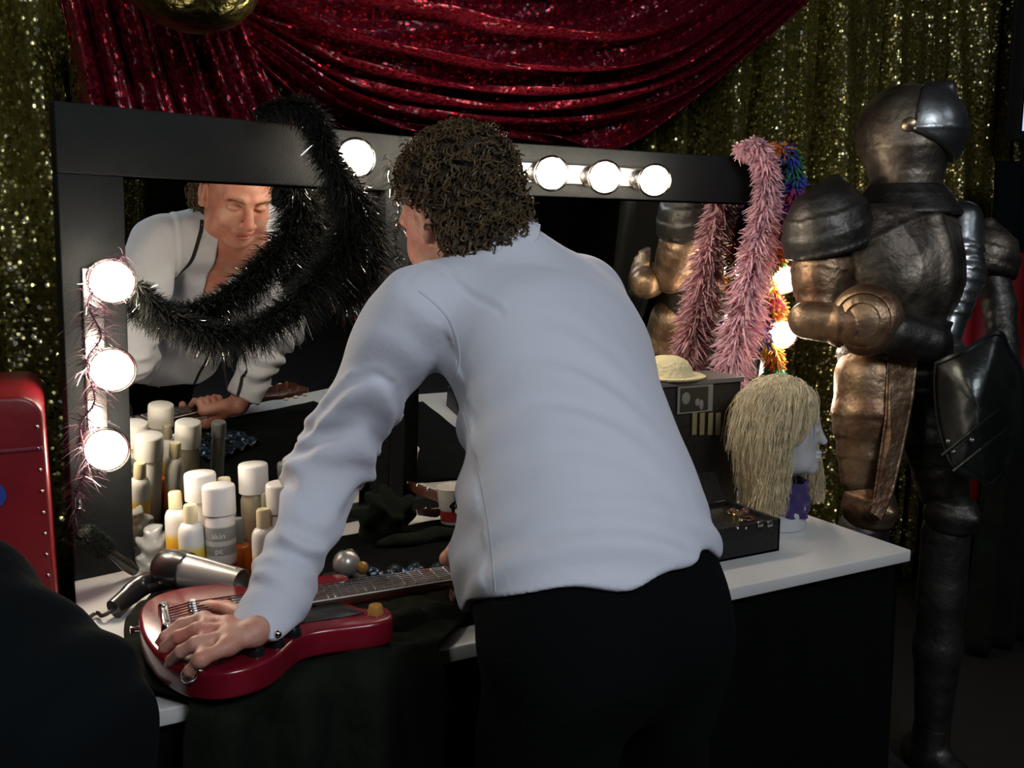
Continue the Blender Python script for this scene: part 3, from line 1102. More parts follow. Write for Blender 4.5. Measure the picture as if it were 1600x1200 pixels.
# ---- shirt
hemN = ray(770, 938).cross(ray(1130, 872)).normalized()
if hemN.z > 0: hemN = -hemN
hemP = P(950, 905, 1.16)
hemN = (hemN + _F * 0.04).normalized()
cuffL = wrL + (wrL - elL).normalized() * 0.040
cuffR = wrR + (elR - wrR).normalized() * 0.02
neckaxis = (H(0, -0.03, -0.05) - nbase).normalized()


def shirtf(p):
    tr = torso(p, 0.008)
    # loose cloth at the lower back and hem flares a little
    al = armf(p, shL + (elL - shL) * 0.04, elL, cuffL, 0.066, 0.052, 0.044, 0.05)
    ar = armf(p, shR, elR, cuffR, 0.068, 0.055, 0.044, 0.035)
    # sleeve folds
    def fold(pp, s, e, w, seed):
        s = np3(s); e = np3(e); w = np3(w)
        a1 = (e - s) / np.linalg.norm(e - s); a2 = (w - e) / np.linalg.norm(w - e)
        t1 = (pp - s) @ a1; t2 = (pp - e) @ a2
        g = np.sin(pp[:, 0] * 31 + seed) + np.sin(pp[:, 1] * 27 + pp[:, 2] * 19 + seed * 2)
        L1 = np.linalg.norm(e - s)
        near = np.exp(-((t1 - L1) / 0.10) ** 2)
        w1 = np.exp(-((t2) / 0.12) ** 2)
        a = np.sin(t1 * 150 + 2.2 * g) * 0.0032 * near + np.sin(t2 * 125 + 2.6 * g + 1) * 0.0040 * (0.35 + w1) * (t2 > -0.08)
        b = np.sin(t1 * 55 + 1.6 * g + seed) * 0.0035
        return a + b
    al = al + fold(p, shL, elL, wrL, 1.3)
    ar = ar + fold(p, shR, elR, wrR, 4.1)
    # cuffs
    ca = (cuffL - elL).normalized()
    cl = smax(sd_cone(p, cuffL - ca * 0.055, cuffL, 0.045, 0.047), ((p - np3(cuffL)) @ np3(ca)), 0.002)
    al = smax(al, ((p - np3(cuffL)) @ np3(ca)), 0.003)
    al = smin(al, cl, 0.006)
    ca2 = (cuffR - elR).normalized()
    ar = smax(ar, ((p - np3(cuffR)) @ np3(ca2)), 0.003)
    # broad folds on the back that run from the left armpit and along the hem
    u = (p - np3(chest)) @ BX[0]; t = (p - np3(pel)) @ BX[2]; fb = (p - np3(chest)) @ BX[1]
    tw = 0.0052 * np.sin((t * 1.0 + u * 0.62) * 78 + 2.0 * np.sin(u * 14) + 1.0) * np.exp(-((u + 0.12) / 0.075) ** 2) * np.clip(1 - np.abs(t - 0.27) / 0.17, 0, 1)
    tw += 0.0042 * np.sin(t * 105 + 2.2 * np.sin(u * 11 + 1)) * np.exp(-((t - 0.06) / 0.06) ** 2)
    tw += 0.0022 * np.sin(u * 34 + t * 16 + 2 * np.sin(t * 9)) * np.clip(0.36 - t, 0, 1) * 2.0
    tw += 0.0030 * np.sin((t - 0.5 * fb) * 62 + 1.5 * np.sin(u * 17)) * (fb > 0.02)
    tr = tr + tw
    d = smin(smin(tr, al, 0.024), ar, 0.03)
    # armhole seam on the left shoulder
    sp = (p - np3(shL + (elL - shL) * 0.16 + Rb * 0.052)) @ np3((Rb * 0.86 + Tv * 0.30 - Fb * 0.1).normalized())
    nearL = np.clip(1 - np.sqrt(((p - np3(shL)) ** 2).sum(1)) / 0.17, 0, 1)
    d = d + 0.0030 * np.exp(-(sp / 0.0040) ** 2) * (nearL > 0) - 0.0022 * np.exp(-((sp - 0.008) / 0.005) ** 2) * (nearL > 0)
    # yoke seam
    yk = t - 0.50 - 0.1 * np.abs(u)
    # hem
    wav = 0.010 * np.sin(u * 22 + 1.0) + 0.004 * np.sin(u * 60)
    d = smax(d, ((p - np3(hemP)) @ np3(hemN)) + wav, 0.006)
    # side seam
    # neck opening with an open V at the front
    nk = sd_cone(p, nbase - neckaxis * 0.10 + Fb * 0.0, nbase + neckaxis * 0.16, 0.060, 0.074)
    d = smax(d, -nk, 0.004)
    vq = (p - np3(nbase)) @ BX.T
    vcut = np.maximum(np.abs(vq[:, 0]) - (0.062 + (vq[:, 2]) * 0.27), -(vq[:, 1] - 0.035))
    vcut = np.maximum(vcut, -(vq[:, 2] + 0.21))
    d = smax(d, -vcut, 0.004)
    return d


allp = [pel, shL, shR, elL, elR, wrL, wrR, nbase]
lo = [min(p[i] for p in allp) - 0.24 for i in range(3)]; hi = [max(p[i] for p in allp) + 0.24 for i in range(3)]
lo[2] = 0.74; hi[2] = max(hi[2] - 0.1, nbase.z + 0.12)
VQ_sh = mesh_sdf(shirtf, lo, hi, 0.0042, 1)
shirt = sdf_obj('shirt', VQ_sh, ['shirt_cloth'], man)
shirt_bvh = BVHTree.FromPolygons(VQ_sh[0].tolist(), VQ_sh[1].tolist())


def drape_strip(pts, direction, w, h, mname, name, parent, lift=0.0015):
    """ribbon lying on the shirt: points cast onto it along a direction"""
    hits = []
    for p in pts:
        loc, nor, idx, dist = shirt_bvh.ray_cast(Vector(p) - Vector(direction) * 0.5, Vector(direction))
        if loc: hits.append((loc, nor))
    if len(hits) < 3: return None
    mb = MB()
    vs = []; fs = []
    for i, (l_, n_) in enumerate(hits):
        t = (hits[min(i + 1, len(hits) - 1)][0] - hits[max(i - 1, 0)][0]).normalized()
        s = t.cross(n_).normalized()
        for a, b in ((-1, 0.2), (-1, 1), (1, 1), (1, 0.2)):
            vs.append(l_ + s * (w / 2 * a) + n_ * (h * b))
    for i in range(len(hits) - 1):
        for j in range(4):
            fs.append((i * 4 + j, i * 4 + (j + 1) % 4, (i + 1) * 4 + (j + 1) % 4, (i + 1) * 4 + j))
    fs.append((0, 1, 2, 3)); n4 = (len(hits) - 1) * 4; fs.append((n4 + 3, n4 + 2, n4 + 1, n4))
    mb.add(vs, fs)
    return mb.obj(name, mname, parent)


# dark braces-like lines down the front, seen in the mirror, and the button placket
for s in (-1, 1):
    pts = [nbase + Rb * (s * 0.105) + Tv * t for t in np.linspace(0.02, -0.48, 50)]
    drape_strip([p + Fb * 0.2 for p in pts], -Fb, 0.009, 0.002, 'black_strip', 'front_strip', shirt)
pts = [nbase + Rb * 0.0 + Tv * t for t in np.linspace(-0.2, -0.50, 30)]
drape_strip([p + Fb * 0.2 for p in pts], -Fb, 0.028, 0.0022, 'shirt_seam', 'placket', shirt)
# buttons of placket
bt = None
# fine seam down the side of the back
pts = [P(715 + 60 * t + 12 * math.sin(3 * t), 640 + 250 * t, 1.2) for t in np.linspace(0, 1, 40)]
drape_strip(pts, _F, 0.0018, 0.0007, 'shirt_seam', 'seam', shirt)
# armhole seam
pts = [P(640 + a, 440 + b, 1.2) for a, b in smooth2([(0, 0), (28, 22), (52, 48), (66, 82), (72, 118), (66, 150)], 6)]
drape_strip(pts, _F, 0.0034, 0.0010, 'shirt_seam', 'seam', shirt)

# collar band and turned-down leaf
def collar():
    ax = neckaxis
    fx = (Fb - ax * Fb.dot(ax)).normalized(); rx = fx.cross(ax).normalized()
    c0 = nbase + ax * 0.030 - fx * 0.004
    def ring(a, r, h):
        # a = 0 at the front
        return c0 + fx * (math.cos(a) * r) + rx * (math.sin(a) * r * 0.97) + ax * h
    mb = MB()
    prof = [(0.074, -0.030), (0.070, 0.012), (0.0715, 0.018), (0.0750, 0.016), (0.0800, -0.006), (0.0880, -0.030), (0.0860, -0.031), (0.0780, -0.008), (0.0765, -0.030)]
    n = 60; vs = []; fs = []
    for i in range(n + 1):
        a = math.radians(38 + 284 * i / n)
        openf = (abs(180 - math.degrees(a)) / 142) ** 3
        for r, h in prof:
            vs.append(ring(a, r + 0.022 * openf, h - 0.035 * openf + (0.004 * math.sin(5 * a) if r > 0.078 else 0) + 0.010 * math.exp(-((math.degrees(a) - 128) / 22) ** 2)))
    m_ = len(prof)
    for i in range(n):
        for j in range(m_):
            fs.append((i * m_ + j, i * m_ + (j + 1) % m_, (i + 1) * m_ + (j + 1) % m_, (i + 1) * m_ + j))
    fs.append(tuple(range(m_))); fs.append(tuple(reversed([n * m_ + j for j in range(m_)])))
    mb.add(vs, fs)
    return mb.obj('collar', 'shirt_cloth', shirt)
collar()
# cuff link on the left cuff
cl_ = shirt_bvh.ray_cast(Vector((0, 0, CAM_H)), ray(433, 991).normalized())
if cl_[0]:
    MB().ball(cl_[0] + cl_[1] * 0.002, 0.0055, 16, 10).obj('cufflink', 'chrome', shirt)


# ---- trousers
def trouf(p):
    d = torso(p, -0.004)
    d = smax(d, (p - np3(pel)) @ BX[2] - np.clip(0.10 + 1.2 * ((p - np3(pel)) @ BX[1]), 0.07, 0.22), 0.004)
    lg = legs(p, 0.010)
    lg = lg + 0.004 * np.sin(p[:, 2] * 38 + 3 * np.sin(p[:, 0] * 20))
    d = smin(d, lg, 0.06)
    d = smax(d, 0.075 - p[:, 2], 0.004)
    return d
lo = [min(x) - 0.26 for x in zip(pel, ankL, ankR)]; hi = [max(x) + 0.26 for x in zip(pel, ankL, ankR)]
lo[2] = 0.03; hi[2] = pel.z + 0.22
sdf_obj('trousers', mesh_sdf(trouf, lo, hi, 0.008, 1), 'trousers_black', man)
for an_ in (ankL, ankR):
    def shoe(p, an_=an_):
        a = Vector((an_.x, an_.y, 0.05)) - Fv * 0.03
        d = smin(sd_cone(p, a, a + Fv * 0.19 - Vector((0, 0, 0.012)), 0.045, 0.036), sd_cone(p, a, a + Vector((0, 0, 0.05)), 0.044, 0.042), 0.03)
        return smax(d, 0.002 - p[:, 2], 0.004)
    lo = [an_.x - 0.3, an_.y - 0.3, -0.02]; hi = [an_.x + 0.3, an_.y + 0.3, 0.17]
    sdf_obj('shoe', mesh_sdf(shoe, lo, hi, 0.006, 1), 'case_black', man)


# ---- curly hair
def hairf(p):
    q = (p - np3(HC)) @ HX_.T
    d = sd_ell(q, (0, -0.026, 0.045), (0.096, 0.106, 0.094))
    d = smin(d, sd_ell(q, (0, -0.050, -0.042), (0.082, 0.070, 0.085)), 0.03)
    x, y, z = q[:, 0], q[:, 1], q[:, 2]
    front = y - np.interp(z, [-0.12, -0.02, 0.020, 0.045, 0.09, 0.14], [-0.035, -0.026, -0.018, 0.022, 0.050, 0.068]).astype(np.float32)
    d = smax(d, front, 0.010)
    # keep the ears free
    for s in (-1, 1):
        d = smax(d, -sd_ell(q, (s * 0.094, 0.004, -0.012), (0.026, 0.022, 0.033)), 0.006)
    d = smax(d, -(z + 0.122), 0.012)
    d = d - 0.004 * np.sin(x * 190 + 2 * np.sin(z * 130)) * np.sin(z * 170 + y * 120)
    return d
lo = [c - 0.17 for c in HC]; hi = [c + 0.17 for c in HC]
VQ_hair = mesh_sdf(hairf, lo, hi, 0.0038, 1)
hair = sdf_obj('hair', VQ_hair, 'hair_core', man)
Nh = normals_of(*VQ_hair)
cu = MB()
rngh = random.Random(4)
cand = list(range(len(VQ_hair[0])))
rngh.shuffle(cand)
cnt = 0
hfn, hun, hrn = np3(hf), np3(hu), np3(hr)
for vi in cand:
    v = VQ_hair[0][vi]; n_ = Nh[vi]
    ql = (v - np3(HC)) @ HX_.T
    if (headf((v - n_ * 0.006)[None].astype(np.float32))[0] < 0.001) and ql[1] > 0.03: continue
    if headf(v[None].astype(np.float32))[0] < 0.0: continue
    if ql[1] > -0.022 and ql[2] < 0.026: continue
    if cnt >= 1500: break
    cnt += 1
    v = Vector(v.tolist()); n_ = Vector(n_.tolist()).normalized()
    down = (-hu * 0.8 - hf * 0.35).normalized()
    if ql[2] > 0.06: down = (-hf * 0.7 + hr * (0.6 if ql[0] > 0 else -0.6) * 0.6 - hu * 0.2).normalized()
    down = (down - n_ * down.dot(n_)).normalized()
    side = n_.cross(down).normalized()
    down = (down + side * rngh.uniform(-0.5, 0.5)).normalized()
    lr = rngh.uniform(0.0035, 0.0075)
    turns = rngh.uniform(0.8, 1.6)
    ph = rngh.uniform(0, 6.28)
    ln = rngh.uniform(0.014, 0.030)
    pts = []; rad = []
    K = 9
    for k in range(K):
        t = k / (K - 1)
        a = ph + turns * 2 * math.pi * t
        pts.append(v - n_ * 0.001 + n_ * (0.010 * math.sin(t * math.pi * 0.75) + lr * 0.6 * math.sin(a)) + down * (ln * t) + side * (lr * math.cos(a)))
        rad.append(0.0024 * (1 - 0.65 * t))
    cu.tube(pts, rad, 5)
cu.obj('curls', 'hair_brown', hair)

# ---------------------------------------------------------------- dark cloth under the guitar, hanging over the table front
def dark_cloth():
    rows = [((300, 905), (700, 892), 0.765), ((212, 950), (752, 906), 0.768), ((194, 1000), (742, 940), 0.768), ((228, 1067), (712, 985), 0.766), ((292, 1093), (692, 1020), 0.764)]
    Ls = [on_Z(*a, z) for a, b, z in rows]; Rs = [on_Z(*b, z) for a, b, z in rows]
    Ls[-1].y = Rs[-1].y = TY0 - 0.022
    Ls += [Vector((Ls[-1].x - 0.01, TY0 - 0.035, 0.70)), Vector((Ls[-1].x - 0.02, TY0 - 0.045, 0.45)), Vector((Ls[-1].x, TY0 - 0.05, 0.22))]
    Rs += [Vector((Rs[-1].x + 0.00, TY0 - 0.035, 0.69)), Vector((Rs[-1].x - 0.02, TY0 - 0.050, 0.42)), Vector((Rs[-1].x - 0.07, TY0 - 0.055, 0.16))]
    Lp = smooth_path(Ls, 8); Rp = smooth_path(Rs, 8)
    n = len(Lp); edge = 4 * 8
    def fn(u, v):
        k = v * (n - 1); i = min(int(k), n - 2); f = k - i
        a = Lp[i].lerp(Lp[i + 1], f); b = Rp[i].lerp(Rp[i + 1], f)
        p = a.lerp(b, u)
        nz = noise.noise(Vector((p.x * 11, p.y * 11 + p.z * 4, 3.0))) + 0.5 * noise.noise(Vector((p.x * 27, p.y * 21, p.z * 9)))
        hang = max(0.0, min(1.0, (k - edge) / 8))
        p = p.copy()
        p.z += (1 - hang) * abs(nz) * 0.016
        p.y -= hang * (0.018 + 0.022 * math.sin(u * 23 + 2 * math.sin(v * 7)) + 0.012 * nz)
        return p
    return MB().grid(fn, 90, 80)
dc = dark_cloth().obj('dark_garment', 'olive_cloth')
dc.modifiers.new('thickness', 'SOLIDIFY').thickness = 0.004
dc.modifiers['thickness'].offset = 1
tag(dc, 'dark green black garment under the red guitar, hanging over the table front', 'garment')

def under_cloth(u, v):
    a = Vector((0.06, 1.25)).lerp(Vector((0.135 + 0.02 * math.sin(9 * v), 1.80)), v); b = Vector((1.02, 1.30)).lerp(Vector((1.06, 1.86)), v)  # right part runs on unseen behind the man, added to darken the mirror
    p = a.lerp(b, u)
    z = TZ + 0.0045 + 0.0035 * noise.noise(Vector((p.x * 16, p.y * 13, 5)))
    return Vector((p.x, p.y, max(z, TZ + 0.0022)))
uco = MB().grid(under_cloth, 60, 50).obj('black_cloth', 'black_cloth')
uco.modifiers.new('thickness', 'SOLIDIFY').thickness = 0.0015
uco.modifiers['thickness'].offset = 1
tag(uco, 'black cloth under the bottles and the guitar, extended unseen to darken the mirror', 'cloth')

# ---------------------------------------------------------------- electric guitar
gt = thing('electric_guitar', 'glossy red double-horned electric guitar lying across the dressing table', 'guitar', on_Z(400, 985, 0.80))
GT = TOPZ
o_px = [(216, 962), (221, 946), (240, 931), (268, 921), (300, 915), (335, 912), (370, 914), (400, 918), (428, 920), (455, 916), (476, 907), (496, 900), (518, 896), (536, 896), (546, 901), (538, 909), (524, 915), (514, 921), (520, 930),
        (540, 938), (552, 944), (563, 948), (577, 949), (592, 946), (606, 949), (614, 957), (608, 967), (582, 974), (545, 979), (505, 984), (474, 991), (455, 1003), (436, 1020), (414, 1033), (386, 1043), (352, 1050), (318, 1051), (286, 1045), (258, 1031), (236, 1011), (221, 987)]
o_w = [on_Z(x, y, GT) for x, y in o_px]
o_s = smooth_path(o_w + [o_w[0]], 4)[:-1]
MB().prism([(p.x, p.y) for p in o_s], GT - 0.040, GT, bev=0.006).obj('body', 'guitar_red', gt, angle=60)
def onG(px, py, dz=0.0):
    return on_Z(px, py, GT) + Vector((0, 0, dz))
A = on_Z(508, 929, NKZ); B = on_Z(742, 893, NKZ)
gd = (B - A).normalized(); gs = Vector((0, 0, 1)).cross(gd).normalized()
A = A - gd * 0.02
NL = 0.455
# neck: half round bar, fretboard, frets
def neckbar():
    pts = [A + gd * t for t in np.linspace(0.0, NL, 24)]
    vs = []; fs = []
    for i, p in enumerate(pts):
        w = 0.0275 - 0.0065 * i / 23
        for j in range(11):
            a = math.pi * j / 10
            vs.append(Vector((p.x, p.y, NKZ - 0.002)) + gs * (w * math.cos(a)) - Vector((0, 0, 1)) * (0.021 * math.sin(a)))
    for i in range(23):
        for j in range(10):
            fs.append((i * 11 + j, (i + 1) * 11 + j, (i + 1) * 11 + j + 1, i * 11 + j + 1))
        fs.append((i * 11 + 10, (i + 1) * 11 + 10, (i + 1) * 11, i * 11))
    fs.append(tuple(range(11))); fs.append(tuple(23 * 11 + j for j in reversed(range(11))))
    return MB().add(vs, fs)
neckbar().obj('neck', 'neck_wood', gt)
fbm = MB()
def quadprism(mb, a, b, wa, wb, z0, z1):
    vs = []
    for p, w in ((a, wa), (b, wb)):
        for s in (-1, 1):
            for z in (z0, z1):
                q_ = p + gs * (s * w); vs.append((q_.x, q_.y, z))
    mb.add(vs, [(0, 1, 3, 2), (4, 6, 7, 5), (0, 4, 5, 1), (2, 3, 7, 6), (1, 5, 7, 3), (0, 2, 6, 4)])
quadprism(fbm, A - gd * 0.025, A + gd * NL, 0.0285, 0.0215, NKZ - 0.003, NKZ + 0.004)
fbm.obj('fretboard', 'fretboard', gt, smooth=False)
scale_len = 0.62
nut_t = NL
for k in range(1, 22):
    d_ = scale_len * (1 - 2 ** (-k / 12))
    t = nut_t - d_
    if t < -0.02: break
    w = 0.0215 + 0.007 * (1 - t / NL)
    c_ = A + gd * t
    f_ = MB().tube([Vector((c_.x, c_.y, NKZ + 0.0045)) - gs * w * 0.97, Vector((c_.x, c_.y, NKZ + 0.0050)), Vector((c_.x, c_.y, NKZ + 0.0045)) + gs * w * 0.97], 0.0016, 6)
    f_.obj('fret', 'chrome', gt)
# binding
for s in (-1, 1):
    MB().tube([A - gd * 0.025 + gs * (s * 0.0287) + Vector((0, 0, 0.002)), A + gd * NL + gs * (s * 0.0217) + Vector((0, 0, 0.002))], 0.0013, 6).obj('binding', 'pearl', gt)
# headstock with six tuners
hs = A + gd * NL
def toG(t, s):
    q_ = hs + gd * t + gs * s
    return (q_.x, q_.y)
MB().prism([toG(*p) for p in [(0, -0.021), (0.03, -0.024), (0.06, -0.038), (0.15, -0.043), (0.175, -0.028), (0.168, 0.0), (0.175, 0.028), (0.15, 0.043), (0.06, 0.038), (0.03, 0.024), (0, 0.021)]], NKZ - 0.014, NKZ + 0.000, bev=0.002).obj('headstock', 'neck_wood', gt)
for i in range(3):
    for s in (-1, 1):
        x_, y_ = toG(0.065 + 0.036 * i, s * 0.026)
        tpeg = MB().tube([(x_, y_, NKZ - 0.001), (x_, y_, NKZ + 0.012)], 0.004, 10)
        tp = tpeg.obj('tuning_peg', 'chrome', gt)
        x2, y2 = toG(0.065 + 0.036 * i, s * 0.055)
        MB().ball((x2, y2, NKZ - 0.008), (0.009, 0.006, 0.004), 12, 8).obj('button', 'pearl', tp)
# black pickguard on the lower side, pickups, bridge, tailpiece, strings, knobs
pg_px = [(420, 958), (455, 945), (482, 940), (505, 946), (530, 944), (552, 953), (568, 958), (545, 964), (510, 969), (476, 974), (452, 982), (434, 985), (418, 975)]
pgw = smooth_path([on_Z(x, y, GT) for x, y in pg_px] + [on_Z(*pg_px[0], GT)], 4)[:-1]
MB().prism([(p.x, p.y) for p in pgw], GT + 0.0002, GT + 0.0025, bev=0.0006).obj('pickguard', 'black_plastic', gt)
Br = A + gd * (0.02 - (on_Z(508, 929, NKZ) - on_Z(303, 960, GT)).length); Br.z = GT      # bridge
sd_ = (A - Br); sd_.z = 0; sdir = sd_.normalized(); sside = Vector((0, 0, 1)).cross(sdir).normalized()
Lb = sd_.length
def pickup(t, name='pickup'):
    c = Br + sdir * t
    q_ = sdir.to_track_quat('X', 'Z')
    o_ = MB().box((c.x, c.y, GT + 0.006), (0.036, 0.070, 0.012), rot=q_, bev=0.003).obj(name, 'dull_chrome', gt)
    MB().box((c.x, c.y, GT + 0.0015), (0.046, 0.086, 0.003), rot=q_, bev=0.001).obj('surround', 'black_plastic', o_)
pickup(Lb - 0.045); pickup(0.075)
q_ = sdir.to_track_quat('X', 'Z')
bo = MB().box((Br.x, Br.y, GT + 0.010), (0.013, 0.082, 0.008), rot=q_, bev=0.0025)
for s in (-1, 1):
    c = Br + sside * (s * 0.037)
    bo.tube([(c.x, c.y, GT), (c.x, c.y, GT + 0.016)], 0.006, 14)
bo.obj('bridge', 'chrome', gt)
sm_ = MB()
for k in range(6):
    c = Br + sside * (-0.026 + 0.0104 * k)
    sm_.box((c.x, c.y, GT + 0.0145), (0.010, 0.006, 0.004), rot=q_, bev=0.001)
sm_.obj('saddles', 'chrome', gt)
tpc = Br - sdir * 0.040
tb_ = MB().box((tpc.x, tpc.y, GT + 0.010), (0.014, 0.088, 0.010), rot=q_, bev=0.004)
for s in (-1, 1):
    c = tpc + sside * (s * 0.042)
    tb_.lathe([(0.0, 0), (0.008, 0), (0.008, 0.013), (0.005, 0.017), (0, 0.017)], 16, (c.x, c.y, GT))
tb_.obj('tailpiece', 'chrome', gt)
for k in range(6):
    s = -0.026 + 0.0104 * k
    a_ = tpc + sside * s; b_ = Br + sside * s; e_ = hs + gs * (-0.0165 + 0.0066 * k)
    MB().tube([(a_.x, a_.y, GT + 0.012), (b_.x, b_.y, GT + 0.0175), (e_.x, e_.y, NKZ + 0.007), (e_.x + gd.x * 0.06, e_.y + gd.y * 0.06, NKZ + 0.004)], 0.00055 + 0.00012 * k, 5).obj('string', 'chrome', gt)
for px, py in [(587, 958), (432, 1008), (458, 992), (400, 1022)]:
    c = onG(px, py)
    MB().lathe([(0, 0), (0.0125, 0), (0.0125, 0.004), (0.0105, 0.011), (0.0095, 0.013), (0, 0.0135)], 24, (c.x, c.y, GT)).obj('control_knob', 'amber_knob' if px == 587 else 'black_plastic', gt)
c = onG(216, 963); MB().lathe([(0, 0), (0.006, 0), (0.004, 0.006), (0.007, 0.012), (0, 0.013)], 16, (c.x, c.y, GT - 0.02), (-sdir.x, -sdir.y, 0)).obj('strap_button', 'chrome', gt)

# ring on the man's little finger
rgc = (p1[3] * 0.45 + p2[3] * 0.55)
rga = (p2[3] - p1[3]).normalized()
ring_ = MB().lathe([(0.0088, -0.003), (0.0104, -0.003), (0.0108, 0.0), (0.0104, 0.003), (0.0088, 0.003), (0.0088, -0.003)], 28, rgc, rga, close=False)
tag(ring_.obj('finger_ring', 'chrome'), 'chrome ring on the little finger resting on the guitar edge', 'ring')

# ---------------------------------------------------------------- bottles and cans
def band(name, cols, zmax, rough=0.35):
    return label_mat(name, cols, rough, 0.0, zmax)
Y_ = (0.85, 0.52, 0.03); W_ = (0.80, 0.78, 0.72); OR = (0.80, 0.25, 0.02)
band('label_yellow', [(0.0, Y_), (0.58, Y_), (0.66, (0.80, 0.66, 0.15)), (0.74, W_), (1, W_)], 0.13)
band('label_yellow_deep', [(0.0, Y_), (0.40, (0.85, 0.36, 0.02)), (0.60, (0.85, 0.55, 0.04)), (0.70, W_), (1, W_)], 0.13)
band('label_orange', [(0.0, OR), (0.50, OR), (0.60, (0.80, 0.45, 0.05)), (0.68, W_), (1, W_)], 0.13)
band('label_can', [(0.0, (0.22, 0.012, 0.05)), (0.38, (0.24, 0.015, 0.06)), (0.40, (0.55, 0.45, 0.45)), (0.50, (0.50, 0.50, 0.47)), (0.52, (0.24, 0.24, 0.22)), (0.62, (0.24, 0.24, 0.22)), (0.63, (0.5, 0.49, 0.46)), (0.68, (0.5, 0.49, 0.46)), (0.69, (0.24, 0.24, 0.22)), (0.84, (0.27, 0.27, 0.25)), (0.86, W_), (1, W_)], 0.15)


def on_table(px, py, h):
    p = on_Z(px, py, TZ + h)
    return Vector((p.x, p.y, TZ))


def make(name, px, py, h, label, parts, cat, group=None):
    loc = on_table(px, py, h)
    t = thing(name, label, cat, loc, group)
    for nm, prof, m in parts:
        o = MB().lathe(prof, 40).obj(nm, m, None)
        o.parent = t
    return t


def can(px, py, h, r, label, body='white_can', cap='white_can', caph=0.052, capr=None):
    capr = capr or r
    b = [(0, 0), (r * 0.86, 0), (r * 0.92, 0.003), (r * 0.92, h - caph - 0.014), (r * 0.80, h - caph - 0.004), (r * 0.72, h - caph + 0.002), (0, h - caph + 0.002)]
    c = [(capr * 0.94, h - caph), (capr, h - caph + 0.001), (capr, h - 0.005), (capr * 0.96, h - 0.0015), (capr * 0.88, h), (0, h)]
    return make('spray_can', px, py, h, label, [('body', b, body), ('cap', c, cap)], 'can', 'spray cans on the dressing table')


def bottle(px, py, h, r, label, body='label_yellow', cap='cream_plastic', caph=0.032, capr=0.012):
    hs_ = h - caph
    b = [(0, 0), (r * 0.93, 0), (r, 0.004), (r, hs_ - 0.022), (r * 0.95, hs_ - 0.012), (r * 0.78, hs_ - 0.004), (capr * 0.85, hs_), (capr * 0.8, hs_ + 0.004), (0, hs_ + 0.004)]
    c = [(capr * 1.03, hs_), (capr, h - 0.003), (capr * 0.85, h), (0, h)]
    return make('lotion_bottle', px, py, h, label, [('bottle_body', b, body), ('cap', c, cap)], 'bottle', 'small bottles on the dressing table')


can(312, 738, 0.205, 0.0285, 'white capped spray can at the back left, behind the small yellow bottles')
cB = can(341, 757, 0.200, 0.0285, 'spray can with grey lettered band and maroon foot, nearest of the white-capped cans', body='label_can')
can(395, 724, 0.213, 0.0275, 'tallest spray can, white cap on a slim olive grey body', body='olive_can', caph=0.056)
can(440, 754, 0.205, 0.0280, 'white spray can half hidden behind the blue sleeve')
can(446, 722, 0.205, 0.0160, 'slim can standing in for a dim grey cap reflection furthest back', body='smoke_cap', cap='smoke_cap', caph=0.035)  # dull grey can takes the place of a dim cap reflection
bottle(273, 768, 0.165, 0.0205, 'small white bottle with yellow cap and deep yellow foot, leftmost of the bottles', body='label_yellow_deep')
bottle(297, 788, 0.165, 0.0230, 'small white bottle with cream cap and yellow foot, nearest of the bottles')
bottle(411, 795, 0.165, 0.0215, 'small white bottle with orange foot beside the sleeve', body='label_orange')
bottle(350, 746, 0.185, 0.0190, 'small bottle added for a yellow cap reflection behind the white-capped cans', body='label_yellow_deep')  # stands in for a bottle's reflection in the mirror
bottle(417, 771, 0.175, 0.0150, 'slim bottle with olive yellow cap between two white-capped cans', cap='olive_can', capr=0.010)
# lettering on the near can
def can_text(txt, t, r, z, size, m='black_plastic', ang0=0.0):
    cu_ = bpy.data.curves.new('lettering', 'FONT')
    cu_.body = txt; cu_.size = size; cu_.extrude = 0.0; cu_.align_x = 'CENTER'
    tmp = bpy.data.objects.new('tmp', cu_)
    COL.objects.link(tmp)
    dg = bpy.context.evaluated_depsgraph_get()
    me_ = bpy.data.meshes.new_from_object(tmp.evaluated_get(dg))
    bm_ = bmesh.new(); bm_.from_mesh(me_)
    bmesh.ops.subdivide_edges(bm_, edges=bm_.edges[:], cuts=1)
    bpy.data.objects.remove(tmp); bpy.data.meshes.remove(me_)
    base = t.location
    todir = math.atan2(-base.y, -base.x) + ang0
    vs = []
    for v in bm_.verts:
        a = todir + v.co.x / r
        vs.append((r * math.cos(a), r * math.sin(a), z + v.co.y))
    bm_.verts.index_update()
    o_ = MB().add(vs, [[v.index for v in f.verts] for f in bm_.faces])
    bm_.free()
    ob = o_.obj('lettering', m, None, smooth=False)
    ob.parent = t.children[0] if t.children else t
    return ob
cbody = [o for o in bpy.data.objects if o.parent == cB and o.name.startswith('body')][0]
for txt, z, sz in (('akin', 0.108, 0.015), ('pc', 0.081, 0.015)):
    ob = can_text(txt, cB, 0.0285 * 0.92 + 0.0005, z, sz, 'white_plastic', -0.15)
    ob.parent = cbody
# amber bottle with dark cap
make('amber_bottle', 369, 810, 0.125, 'squat amber bottle with black cap in front of the tallest can',
     [('bottle_body', [(0, 0), (0.024, 0), (0.026, 0.004), (0.026, 0.062), (0.022, 0.074), (0.012, 0.080), (0, 0.080)], 'amber_glass'), ('cap', [(0.0135, 0.080), (0.0135, 0.122), (0.011, 0.125), (0, 0.125)], 'smoke_cap')], 'bottle')

